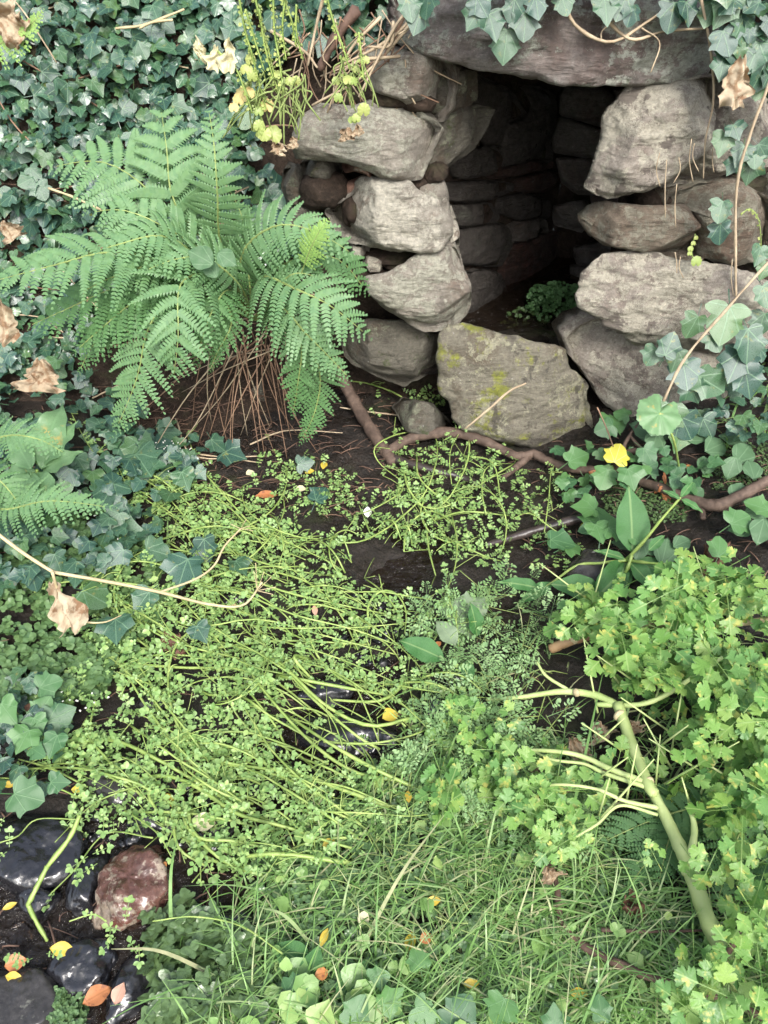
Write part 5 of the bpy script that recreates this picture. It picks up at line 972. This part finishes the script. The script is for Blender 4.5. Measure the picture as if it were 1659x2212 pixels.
def grassblade(mb, p0, L, d, w, curl=.5, n=6, cid=0):
    t = np.linspace(0, 1, n); d = unit(d); side = unit(np.cross(d, [0, 0, 1.0])) ; c = p0 + np.outer(t * L, np.array([0, 0, 1.0]) * (1 - curl * .4)) + np.outer(t ** 2 * L * curl * 1.2, d) - np.outer(t ** 3 * L * curl * .55, [0, 0, 1.0])
    ww = w * (1 - t ** 2.2) + .0003; V = np.stack([c - side * ww[:, None], c + side * ww[:, None]], 1).reshape(-1, 3); F = []
    for i in range(n - 1): q = 2 * i; F += [(q, q + 1, q + 3), (q, q + 3, q + 2)]
    mb.add(V, F)
def grass(poly, n, L=(.05, .16), w=(.0012, .0026), holes=(), curl=(.3, 1.1), lay=0.):
    px, py = sample(poly, n, holes); keep = fbm(px / 70., py / 70., 3, 2) + rng.normal(0, .35, n) > -.15; p, nr = at(px[keep], py[keep]); mb = MB()
    for q in p:
        a = rng.normal(-.6, 1.3); grassblade(mb, q - [0, 0, .004], rng.uniform(*L) * (1 if rng.random() < .85 else 1.6), np.array([math.cos(a), math.sin(a), 0]), rng.uniform(*w), rng.uniform(*curl))
    return mb
gpoly = [(560, 1840), (760, 1700), (900, 1640), (1180, 1700), (1280, 1860), (1480, 1960), (1700, 2050), (1700, 2330), (420, 2330), (430, 2150), (500, 1990)]
mbg = grass(gpoly, 5600, w=(.0009, .0022)); mbg2 = grass([(850, 1560), (1250, 1560), (1340, 1900), (900, 1900)], 450, (.05, .14)); mbg3 = grass([(400, 1950), (640, 1850), (640, 2250), (340, 2250)], 170, (.06, .16)); mbg4 = grass([(1540, 780), (1659, 780), (1659, 1000), (1480, 1000)], 60, (.06, .14), (.002, .004))
mbg5 = grass([(180, 1020), (420, 1020), (360, 1200), (200, 1200)], 30, (.06, .13))
mbg6 = grass([(1280, 1560), (1700, 1400), (1700, 2250), (1480, 1990)], 520, (.05, .16)); mbg7 = grass([(880, 1300), (1200, 1300), (1250, 1560), (900, 1560)], 150, (.05, .12)); mbg.add(np.concatenate(mbg6.V), np.concatenate(mbg6.F)); mbg.add(np.concatenate(mbg7.V), np.concatenate(mbg7.F))
for e in (mbg2, mbg3, mbg4, mbg5): mbg.add(np.concatenate(e.V), np.concatenate(e.F))
tag(link('grass', mbg.mesh('grass', L_grass), kind='stuff'), 'thin bright grass blades over the ground cover', 'grass')
for lb, b_, t_ in (('tall single grass blade crossing the thick stem fork', (1190, 1960), (1305, 1440)), ('long grass blade leaning beside the red stone', (370, 2040), (385, 1800)), ('arching grass blade at the middle of the bottom grass', (760, 2090), (960, 1760)), ('wide grass blade curling left over the ground cover', (680, 2050), (560, 1960)), ('grass blade crossing the dark liverwort slab', (470, 2110), (240, 2050))):
    p0 = A(*b_); p1 = A(*t_, .09); mb = MB(); c = cr([p0, (p0 + p1) / 2 + [0, 0, .05], p1], 10); sd_ = unit(np.cross(p1 - p0, [0, 0, 1])); w_ = (.0035 * (1 - np.linspace(0, 1, 10) ** 2) + .0004)[:, None]; V = np.stack([c - sd_ * w_, c + sd_ * w_], 1).reshape(-1, 3)
    mb.add(V, [f for i in range(9) for f in ((2 * i, 2 * i + 1, 2 * i + 3), (2 * i, 2 * i + 3, 2 * i + 2))]); tag(link('grass_blade', mb.mesh('grass_blade', L_grass, origin=p0), loc=tuple(p0)), lb, 'grass')

# ------------------------------------------------------------------ ground cover (tiny round leaves), liverwort, moss
def carpet(name, label, cat, poly, n, size, m_, temps, lift=(.0, .02), holes=(), thr=-.2, up=.9, sc=60., kind='stuff'):
    px, py = sample(poly, n, holes); keep = fbm(px / sc, py / sc, 4, 1) + rng.normal(0, .12, n) > thr; px, py = px[keep], py[keep]; p, nr = at(px, py); n = len(p)
    p = p + nr * rng.uniform(lift[0], lift[1], n)[:, None]; M = place(p, unit(nr + [0, 0, up] + rnd3(n, .35)), rnd3(n) + [0, -.2, 0], rng.uniform(size[0], size[1], n)); kk = rng.integers(0, len(temps), n); mb = MB()
    for k in range(len(temps)):
        Mi = M[kk == k]; V, F = temps[k]
        if len(Mi): W = np.einsum('nij,vj->nvi', Mi[:, :3, :3], V) + Mi[:, None, :3, 3]; mb.add(W.reshape(-1, 3), (F[None] + (np.arange(len(Mi)) * len(V))[:, None, None]).reshape(-1, 3), np.tile(V, (len(Mi), 1)))
    return tag(link(name, mb.mesh(name, m_), kind=kind), label, cat)
TINY = [rosette(i + 20, 4, .55) for i in range(4)]
carpet('ground_cover', 'carpet of tiny round glossy leaves under the grass', 'ground cover', [(560, 1860), (700, 1760), (820, 1640), (1240, 1600), (1350, 1800), (1460, 1980), (1720, 2050), (1720, 2330), (380, 2330), (420, 2150), (560, 2020)], 11000, (.011, .021), L_cover, TINY, (.0, .03), thr=-.35)
carpet('ground_cover', 'small round leaves filling the shade at the left edge', 'ground cover', [(-200, 1150), (240, 1120), (420, 1240), (330, 1380), (200, 1520), (-200, 1560)], 2400, (.022, .042), L_cover, TINY, (.0, .05), thr=-.3)
def lobe(v):
    r = random.Random(v); n = 22; a = np.linspace(0, 2 * math.pi, n + 1)[:-1]; rad = [.42 + .12 * math.sin(3 * t + v) + r.uniform(-.06, .09) for t in a]; return fan([(q * math.sin(t), .4 - q * math.cos(t)) for t, q in zip(a, rad)], (0, .4), cup=.35, wav=.06, seed=v)
L_liver = leaf_mat('liverwort', [(.07, .12, .045), (.11, .18, .065), (.05, .09, .035)], .3, .05, spec=.6, bumpy=.5)
carpet('liverwort', 'crinkled dark liverwort creeping over the dark slab', 'liverwort', [(330, 1990), (450, 1960), (560, 2060), (560, 2230), (330, 2230)], 620, (.02, .042), L_liver, [lobe(i) for i in range(5)], (.005, .05), thr=-.3, sc=40.)
carpet('moss', 'dark mossy tuft between the stones at the bottom left', 'moss', [(125, 2150), (195, 2140), (200, 2240), (115, 2240)], 420, (.008, .016), L_cover, TINY, (.0, .03), thr=-.6)
carpet('moss', 'mossy patch on the soil under the right hand roots', 'moss', [(1290, 1050), (1420, 1040), (1500, 1070), (1480, 1130), (1320, 1130)], 1200, (.006, .012), L_liver, TINY, (.0, .012), thr=-.4)
carpet('moss', 'mossy soil on the slope at the far right', 'moss', [(1540, 960), (1659, 960), (1700, 1060), (1540, 1060)], 700, (.006, .012), L_liver, TINY, (.0, .012), thr=-.2)
def clump_px(name, label, poly, n, Y, size, m_, temps, nrm=(0, -.6, .8)):
    px, py = sample(poly, n); p = P(px, py, Y + rng.uniform(-.08, .08, n)); M = place(p, np.array(nrm) + rnd3(n, .35), rnd3(n), rng.uniform(*size, n)); mb = MB()
    for k in range(len(temps)):
        Mi = M[k::len(temps)]; V, F = temps[k]; W = np.einsum('nij,vj->nvi', Mi[:, :3, :3], V) + Mi[:, None, :3, 3]; mb.add(W.reshape(-1, 3), (F[None] + (np.arange(len(Mi)) * len(V))[:, None, None]).reshape(-1, 3), np.tile(V, (len(Mi), 1)))
    return tag(link(name, mb.mesh(name, m_), kind='stuff'), label, 'plant')
clump_px('chamber_plants', 'small leafy green plants growing on the wet floor inside the well', [(1135, 660), (1150, 620), (1200, 608), (1260, 618), (1285, 650), (1290, 700), (1180, 705)], 750, 3.08, (.012, .026), L_fernd, TINY)
clump_px('chamber_plants', 'darker low leaves in the back left of the well floor', [(1080, 690), (1110, 665), (1160, 670), (1170, 712), (1090, 715)], 130, 3.1, (.012, .022), L_liver, TINY)

# ------------------------------------------------------------------ trailing water plant with long pale green stems
wc = thing('trailing_water_plant', 'mass of trailing pale green stems with small leaflets spreading over the wet mud', 'water plant', A(700, 1500)); wo_ = np.array(wc.location)
stems = []
def stem_from(pts, hs=None):
    stems.append((pts, hs))
def flow(x, y):                                        # direction field of the laid-over stems, in view units
    a = .42 + .55 * (fbm(x / 260., y / 260., 2, 6)); 
    if y > 1700: a = .15 + .4 * fbm(x / 160., y / 160., 2, 3)
    if x > 760 and y < 1420: a = 1.5 + 1.0 * fbm(x / 150., y / 150., 2, 2) + (x - 950) / 500.
    return a
main = [(240, 1060), (420, 1050), (620, 1120), (780, 1160), (860, 1010), (960, 940), (1080, 1010), (1210, 1080), (1180, 1200), (1040, 1300), (960, 1420), (1000, 1600), (860, 1660), (820, 1840), (700, 1930), (480, 1900), (330, 1780), (200, 1760), (160, 1620), (260, 1480), (240, 1300), (330, 1150)]
pool = [(760, 1165), (900, 1175), (955, 1230), (930, 1290), (820, 1290), (745, 1230)]
wetbit = [(590, 1490), (760, 1465), (900, 1550), (1000, 1500), (1010, 1570), (860, 1660), (610, 1640)]
sx_, sy_ = sample(main, 180)
for i, (x, y) in enumerate(zip(sx_, sy_)):
    a = flow(x, y) + rng.normal(0, .28) + (math.pi if rng.random() < .5 else 0); n = rng.integers(4, 8); stp = rng.uniform(34, 62); turn = rng.normal(0, .16); pts = [(x, y)]
    if y > 1000 and x > 740 and y < 1420: stp *= .6; turn *= 2.2
    for j in range(n): pts.append((pts[-1][0] + math.cos(a) * stp, pts[-1][1] + math.sin(a) * stp)); a += turn + rng.normal(0, .08)
    pa = np.array(pts); ins = inpoly(pa[:, 0], pa[:, 1], main)
    if ins.mean() < .55: continue
    if inpoly(pa[:, 0], pa[:, 1], pool).mean() > .15: continue
    stems.append(pa)
HAND = [[(600, 1700), (560, 1660), (480, 1640), (400, 1650)], [(860, 1700), (760, 1690), (660, 1620), (560, 1500), (520, 1420)], [(900, 1720), (800, 1700), (700, 1640), (620, 1560)], [(820, 1640), (760, 1620), (660, 1530), (600, 1440)], [(640, 1920), (560, 1900), (480, 1880), (440, 1860), (410, 1830), (385, 1790)], [(760, 1880), (640, 1880), (560, 1880), (500, 1875)], [(560, 1890), (500, 1890), (460, 1870), (420, 1830), (400, 1780), (395, 1740)], [(840, 1760), (760, 1740), (640, 1700), (520, 1680), (400, 1640)], [(900, 1560), (800, 1600), (700, 1560), (600, 1460), (480, 1400)], [(300, 1310), (420, 1380), (560, 1370), (700, 1400), (860, 1430)], [(300, 1350), (400, 1420), (520, 1440)], [(250, 1405), (420, 1420), (600, 1400), (800, 1400)], [(240, 1440), (400, 1460), (560, 1470), (700, 1560)], [(280, 1700), (360, 1700), (430, 1730), (520, 1790), (620, 1810), (720, 1830)], [(410, 1270), (520, 1320), (640, 1380), (760, 1400), (880, 1420)], [(420, 1300), (540, 1350), (680, 1400)], [(470, 1230), (600, 1300), (720, 1330), (860, 1340)],
 [(165, 1640), (190, 1625), (260, 1628), (330, 1660), (420, 1710), (540, 1780), (680, 1830), (760, 1850)], [(160, 1640), (170, 1670), (240, 1690)], [(380, 1760), (385, 1820), (400, 1870), (450, 1890)], [(410, 1750), (416, 1790), (440, 1850), (520, 1850), (640, 1860)], [(330, 1720), (335, 1760), (370, 1800)], [(600, 1470), (650, 1500), (760, 1520), (850, 1515)], [(670, 1440), (640, 1470), (690, 1500)],
 [(870, 1000), (880, 1080), (920, 1130), (960, 1160)], [(900, 990), (905, 1060), (960, 1110), (1040, 1130)], [(1000, 1000), (1060, 1040), (1080, 1100)], [(920, 1150), (925, 1220), (940, 1260)], [(975, 1130), (985, 1200), (980, 1260), (960, 1300)], [(940, 1130), (1000, 1130), (1100, 1120)], [(900, 940), (850, 960), (810, 990), (820, 1020), (870, 1050)], [(895, 920), (870, 880), (800, 850), (740, 830)], [(700, 1180), (740, 1200), (760, 1230)], [(1110, 1010), (1060, 1060), (1000, 1080)],
 [(860, 1160), (880, 1180), (890, 1195)], [(830, 1145), (850, 1170), (866, 1185)], [(790, 1140), (800, 1165)], [(350, 1180), (480, 1180), (600, 1190)], [(380, 1160), (500, 1195), (640, 1200)], [(880, 1480), (820, 1540), (700, 1520)], [(500, 1190), (560, 1240), (640, 1260), (700, 1250)]]
for h_ in HAND: stems.append(np.array(h_, float))
allp = []; tot = np.concatenate(stems); p_all, _ = at(tot[:, 0], tot[:, 1]); k0 = 0; stem3 = []
for i, s_ in enumerate(stems):
    p = p_all[k0:k0 + len(s_)].copy(); k0 += len(s_); t = np.linspace(0, 1, len(p)); p[:, 2] = np.maximum(p[:, 2], WATER_Z); p[:, 2] += rng.uniform(.015, .06) * np.sin(t * math.pi) + .01 + rng.uniform(0, .03); r0 = rng.uniform(.0015, .0034) if i < len(stems) - len(HAND) else (rng.uniform(.0036, .0052) if s_[:, 1].mean() > 1380 else rng.uniform(.0026, .0038))
    stem3.append((p, r0))
for p, r0 in stem3[-300:]: runner(wc, p, [r0, r0 * .9, r0 * .6], L_stem, 'stem', 6, len(p) * 3, .12)
mb = MB()                                              # thin side shoots
for p, r0 in stem3:
    for j in range(3):
        q = p[rng.integers(0, len(p))]; a = rng.uniform(0, 6.28); l = rng.uniform(.03, .09); tube(mb, [q, q + [math.cos(a) * l * .5, math.sin(a) * l * .5, .012], q + [math.cos(a) * l, math.sin(a) * l, rng.uniform(0, .03)]], rng.uniform(.0007, .0014), 4, 6)
link('side_shoots', mb.mesh('side_shoots', L_stem, origin=wo_), wc, kind='stuff')
wp1, wp2 = sample(main, 420, (pool,))
ex = [(270, 1070, 40), (330, 1080, 60), (940, 860, 30), (900, 900, 60), (1060, 900, 40), (900, 1170, 20), (200, 1730, 40), (120, 1620, 30), (230, 1600, 50), (620, 1010, 40), (720, 1040, 50), (1100, 860, 30), (1200, 1180, 60), (300, 1150, 60), (700, 1060, 60), (480, 1120, 60), (900, 1060, 70), (1000, 1120, 70), (130, 1500, 60), (230, 1430, 50), (180, 1350, 40), (560, 1080, 60), (650, 1060, 60), (740, 1090, 50), (920, 980, 70), (1080, 1000, 60), (1150, 1080, 60), (1060, 1170, 60), (420, 1100, 60), (850, 1120, 50), (980, 1050, 70)]
for x, y, s_ in ex: wp1 = np.r_[wp1, rng.normal(x, s_ * .6, 20)]; wp2 = np.r_[wp2, rng.normal(y, s_ * .5, 20)]
p, nr = at(wp1, wp2, rng.uniform(.01, .06, len(wp1))); nodes = []                       # sprigs grow from the nodes of the stems
for q, r0 in stem3:
    for t_ in np.arange(.3, len(q) - 1, .5):
        i_ = int(t_); b0 = q[i_] + (q[i_ + 1] - q[i_]) * (t_ - i_); nodes.append(b0 + rng.normal(0, .008, 3) + [0, 0, rng.uniform(-.012, .012)])
p = np.vstack([p, nodes]); z_ = (p - CAM) @ np.array([0, cp, -sp]); u_ = (p - CAM)[:, 0] / z_ * FPX + 829.5; v_ = 1106 - ((p - CAM) @ np.array([0, sp, cp])) / z_ * FPX
ok = ~(inpoly(u_, v_, wetbit) & (rng.random(len(p)) < .85)) & ~inpoly(u_, v_, pool); p = p[ok]; wp1 = u_[ok]; n = len(p)
Mw = place(p, unit(np.tile([0, -.25, 1.0], (n, 1)) + rnd3(n, .35)), rnd3(n) + [0, .2, 0], rng.uniform(.027, .047, n) * np.where(wp1 < 620, 1.1, .9))
scatter(wc, 'leaf_sprig', CRESS, L_cress, Mw, 300)
q = np.r_[rng.integers(0, n, 1300)]; p2 = p[q] + rnd3(1300, .022) * [1, 1, .35]; scatter(wc, 'leaflets', ROS, L_cress, place(p2, unit(np.tile([0, -.25, 1.0], (1300, 1)) + rnd3(1300, .35)), rnd3(1300), rng.uniform(.010, .020, 1300)), 0)
fx, fy = np.r_[rng.normal(385, 26, 34), rng.normal(250, 24, 12), rng.normal(180, 40, 12)], np.r_[rng.normal(1010, 16, 34), rng.normal(1180, 14, 12), rng.normal(1560, 24, 12)]
pf, _ = at(fx, fy); nf = len(pf); scatter(wc, 'flowers', [rosette(i + 70, 5, .4) for i in range(3)], L_flower, place(pf + [0, 0, .075], unit(np.tile([0, -.5, 1.0], (nf, 1)) + rnd3(nf, .3)), rnd3(nf), .0055), 0)
ks = thing('kinked_stem', 'single kinked green stem standing over the black stones', 'stem', A(102, 2030)); runner(ks, path([(172, 1762), (150, 1810), (102, 1872)], np.array([.16, .14, .11])), [.0045, .005], L_stem); runner(ks, path([(102, 1872), (80, 1915), (60, 1955)], np.array([.11, .09, .07])), .005, L_stem); runner(ks, path([(60, 1953), (78, 1990), (102, 2032)], np.array([.07, .04, .01])), [.005, .004], L_stem)
cs = [(200, 1845), (165, 1870), (210, 1865), (190, 1850), (118, 1925), (70, 2070), (100, 2060), (50, 2065), (215, 1980), (240, 2000), (260, 2010), (250, 2025), (295, 2060), (300, 2040), (270, 1990), (235, 1770), (260, 1740), (225, 1760), (245, 1775), (280, 1750), (20, 1830), (15, 1840), (10, 1765)]
sp2 = thing('water_plant_sprays', 'small leafy sprays leaning over the black stones at lower left', 'water plant', A(200, 1860)); c_ = np.array(cs, float); p, _ = at(c_[:, 0], c_[:, 1], .09); scatter(sp2, 'leaf_sprig', CRESS, L_cress, place(p, np.tile([0, -.4, 1.0], (len(p), 1)) + rnd3(len(p), .2), rnd3(len(p)) + [-.2, -.3, 0], rng.uniform(.028, .042, len(p))), 300)
for pp in ([(330, 1810), (230, 1800), (160, 1880), (110, 1930)], [(285, 1760), (340, 1800), (370, 1850)], [(230, 1990), (200, 1975), (150, 1990)], [(610, 2060), (520, 2000), (420, 1980), (330, 1990)], [(0, 1820), (40, 1805), (80, 1770), (170, 1770)]): runner(sp2, path(pp, .06), [.0018, .0013], L_stem)

# ------------------------------------------------------------------ dropwort: thick fallen stems and parsley like leaves
dw = thing('water_dropwort', 'tall yellow green dropwort with thick hollow stem fallen across the lower right', 'plant', A(1600, 2120)); do = np.array(dw.location)
def thick(pp, r_, m_=None, name='stem', sides=12): 
    pp = np.array(pp, float); p3, _ = at(pp[:, 0], pp[:, 1], pp[:, 2]); runner(dw, p3, np.array(r_) * (.86 if m_ is None else 1), m_ or L_thick, name, sides, len(pp) * 7, .10); return p3
thick([(1335, 1522, .12), (1365, 1610, .12), (1400, 1695, .12), (1415, 1715, .12)], [.0150, .0145, .013], sides=14)
thick([(1400, 1690, .11), (1450, 1790, .10), (1495, 1890, .10), (1530, 1990, .08), (1575, 2090, .05), (1620, 2180, .0)], [.012, .014, .0175, .018, .018, .02], sides=14)
thick([(1480, 1890, .1), (1500, 1800, .12), (1490, 1740, .15)], [.009, .008, .005]); thick([(1345, 1530, .12), (1290, 1503, .12), (1215, 1494, .11), (1130, 1505, .09), (1050, 1512, .06)], [.010, .010, .007, .004]); thick([(1230, 1492, .11), (1180, 1460, .12), (1160, 1430, .13)], [.005, .0035])
thick([(1290, 1522, .12), (1380, 1522, .12), (1440, 1500, .14), (1500, 1460, .18), (1560, 1420, .2)], [.007, .0065, .005]); thick([(1395, 1690, .12), (1320, 1662, .13), (1260, 1635, .13), (1200, 1623, .13), (1110, 1622, .10), (1060, 1640, .08)], [.008, .006, .003])
thick([(1395, 1700, .12), (1310, 1672, .13), (1260, 1650, .14), (1190, 1640, .13), (1130, 1610, .1)], [.006, .004, .003]); thick([(1420, 1745, .11), (1350, 1730, .13), (1290, 1705, .15), (1220, 1695, .14), (1160, 1698, .11)], [.006, .004, .003]); thick([(1420, 1760, .11), (1340, 1740, .13), (1290, 1780, .13), (1240, 1810, .12)], [.004, .003])
thick([(1190, 1402, .03), (1230, 1385, .05), (1285, 1370, .07), (1300, 1366, .07)], [.0135, .0125, .012], B_red, 'old_stem'); thick([(1296, 1366, .07), (1330, 1350, .08), (1420, 1350, .09), (1520, 1355, .09), (1659, 1338, .10), (1720, 1330, .1)], [.0115, .010, .008, .006], B_straw, 'old_stem')
for t in range(34):
    x, y = rng.uniform(1250, 1640), rng.uniform(1300, 1800); a = rng.uniform(-2.6, -.4); l = rng.uniform(80, 200); thick([(x, y, .08), (x + math.cos(a) * l * .5, y + math.sin(a) * l * .5, .16), (x + math.cos(a) * l, y + math.sin(a) * l, .20)], [.0032, .0026, .0016], sides=6)
for nx, ny, r_ in ((1240, 1381, .0142), (1290, 1368, .0132), (1338, 1545, .0165), (1245, 1496, .0112), (1400, 1690, .0148)):   # joints of the stems
    p0 = at([nx - 7, nx + 7], [ny + (3 if nx < 1320 else -8), ny - (3 if nx < 1320 else -8)], .06 if ny < 1390 else .12)[0]; mb = MB(); c0 = p0.mean(0); dd = unit(p0[1] - p0[0]) * .005; tube(mb, [c0 - dd, c0 - dd * .3, c0 + dd * .3, c0 + dd], [r_ * .80, r_ * .93, r_ * .93, r_ * .80], 14, 6); link('stem_joint', mb.mesh('stem_joint', B_straw, origin=do), dw)
DP = [(1215, 1350), (1260, 1300), (1320, 1305), (1420, 1285), (1490, 1250), (1560, 1225), (1700, 1240), (1760, 1700), (1560, 1760), (1470, 1700), (1440, 1620), (1500, 1560), (1380, 1480), (1300, 1400), (1330, 1340)]
n = 250; x, y = sample(DP, n); kp = fbm(x / 95., y / 95., 3, 3) + rng.normal(0, .12, n) > -.12; x, y = x[kp], y[kp]; n = len(x); hgt = rng.uniform(.03, .26, n); p, nr = at(x, y, hgt); M1 = place(p, unit(np.tile([0, -.45, .9], (n, 1)) + rnd3(n, .33)), rnd3(n) + [-.5, -.2, .1], rng.uniform(.062, .100, n) * (.8 + hgt * 1.1))
DP2 = [(1180, 1640), (1330, 1590), (1340, 1720), (1240, 1830), (1180, 1820), (1060, 1700), (960, 1760), (930, 1600), (1000, 1520), (1150, 1570)]
n = 40; x, y = sample(DP2, n); hgt = rng.uniform(.05, .15, n); p, _ = at(x, y, hgt); M2 = place(p, unit(np.tile([0, -.45, .9], (n, 1)) + rnd3(n, .3)), rnd3(n) + [-.5, -.3, 0], rng.uniform(.052, .082, n))
DP3 = [(1560, 1740), (1760, 1650), (1760, 2300), (1560, 2300), (1540, 2120), (1620, 2000), (1520, 1840)]
n = 55; x, y = sample(DP3, n); hgt = rng.uniform(.08, .26, n); p, _ = at(x, y, hgt); M3 = place(p, unit(np.tile([0, -.4, .9], (n, 1)) + rnd3(n, .3)), rnd3(n) + [-.5, -.2, 0], rng.uniform(.055, .09, n))
hnd = [(1205, 1815, 60), (1260, 1790, 46), (1235, 1810, 56), (1180, 1810, 50), (1085, 1750, 70), (1120, 1700, 70), (1060, 1620, 60), (1120, 1540, 60), (1020, 1560, 56), (1490, 1850, 50), (1420, 1860, 40), (1500, 2040, 60), (1490, 2180, 60), (1400, 1620, 60), (1530, 1560, 80), (1600, 1480, 80), (1450, 1440, 80), (1240, 1290, 60), (1320, 1300, 70), (1270, 1320, 60), (1360, 1260, 60), (1520, 1230, 80), (1600, 1210, 70), (1440, 1300, 80)]
h_ = np.array(hnd, float); p, _ = at(h_[:, 0], h_[:, 1], .14); n = len(p); M4 = place(p, unit(np.tile([0, -.5, .85], (n, 1)) + rnd3(n, .2)), rnd3(n) + [-.4, -.3, 0], h_[:, 2] * .00105)
scatter(dw, 'leaf', PARS, L_pars, np.concatenate([M4, M1, M2, M3]), 300, 'small_leaves')
cr_ = thing('creeping_sprigs', 'finely cut grey green sprigs tangled between the stems and the dropwort', 'plant', A(1050, 1500)); n = 330; x, y = sample([(900, 1300), (1180, 1290), (1190, 1420), (1140, 1560), (1300, 1700), (1240, 1850), (980, 1820), (850, 1700), (930, 1560), (880, 1420)], n)
p, _ = at(x, y); scatter(cr_, 'sprig', FEA, L_fea, place(p + np.outer(rng.uniform(.01, .09, n), [0, 0, 1]), unit(np.tile([0, -.4, .9], (n, 1)) + rnd3(n, .4)), rnd3(n), rng.uniform(.035, .075, n)), 260)
mb = MB()
for i in range(150):
    x, y = sample([(900, 1300), (1180, 1290), (1290, 1700), (1240, 1950), (700, 2150), (850, 1700)], 1); a = rng.uniform(0, 6.28); l = rng.uniform(50, 150); p, _ = at([x[0], x[0] + math.cos(a) * l * .5, x[0] + math.cos(a) * l], [y[0], y[0] + math.sin(a) * l * .5, y[0] + math.sin(a) * l]); tube(mb, p + np.outer(rng.uniform(.01, .07, 3), [0, 0, 1]), rng.uniform(.0008, .0016), 4, 7)
link('thin_stems', mb.mesh('thin_stems', L_rach, origin=np.array(cr_.location)), cr_, kind='stuff')
ls = thing('low_leafy_plant', 'oval leaved weeds poking through the lower grass', 'plant', A(1000, 2000)); n = 110; x, y = sample(gpoly, n); p, _ = at(x, y)
scatter(ls, 'leaf', OV + [rosette(5, 4, .6)], L_cress, place(p + np.outer(rng.uniform(.01, .06, n), [0, 0, 1]), unit(np.tile([0, -.3, 1], (n, 1)) + rnd3(n, .35)), rnd3(n), rng.uniform(.018, .042, n)), 300)
pl_ = thing('plantain', 'two broad dark plantain leaves in the bottom left of the grass', 'plant', A(680, 2120)); bigleaf(pl_, (670, 2090, .02), (590, 2040, .06), .7, L_dock, .15); bigleaf(pl_, (730, 2160, .02), (790, 2080, .07), .6, L_dock, .2); bigleaf(pl_, (660, 2140, .02), (690, 2040, .05), .6, L_dock, .2)
vi = thing('violet_like_plant', 'round scalloped light green leaves at the bottom edge', 'plant', A(730, 2190)); ground_leaves(vi, [(700, 2140, 60, 90), (740, 2150, 56, 300), (765, 2120, 60, 20), (790, 2190, 66, 60), (700, 2190, 60, 200), (640, 2100, 50, 30), (660, 2180, 54, 100), (620, 2200, 50, 0), (820, 2150, 50, 100)], L_cress, [rosette(5, 5, .6), oval(.5, 8, peak=.6)], .05)
# branch on the lower right
br = thing('fallen_branch', 'dark forked branch lying in the grass at the bottom right', 'branch', A(1360, 2095))
def bseg(pp, h_, r_): runner(br, path(pp, h_), r_, B_dark, 'branch', 8, None, .25)
bseg([(1180, 1855), (1200, 1900), (1210, 1980), (1235, 2020), (1280, 2055), (1357, 2092), (1430, 2120), (1514, 2148)], [.03, .03, .03, .03, .035, .04, .045, .05], [.006, .007, .008, .007]); bseg([(1500, 2142), (1580, 2160), (1640, 2195), (1700, 2220)], .05, [.0075, .007, .007]); bseg([(1512, 2146), (1545, 2100), (1580, 2045), (1612, 1990)], [.05, .08, .12, .16], [.0065, .006, .004]); bseg([(1300, 2008), (1400, 2012), (1520, 2010)], .05, [.004, .003, .002])
rootthing('bark_piece', path([(1450, 2205), (1500, 2198), (1560, 2188)], .03), [.006, .008, .006], B_red, 'short reddish brown piece of bark at the bottom edge', 'stick')
bs = thing('buttercup_leaf', 'bright yellow green three lobed leaf at the bottom right edge', 'plant', A(1490, 2190)); ground_leaves(bs, [(1475, 2165, 44, 320), (1500, 2160, 44, 20), (1490, 2185, 40, 180)], L_ferny, [LFT[0], LFT[1]], .1)
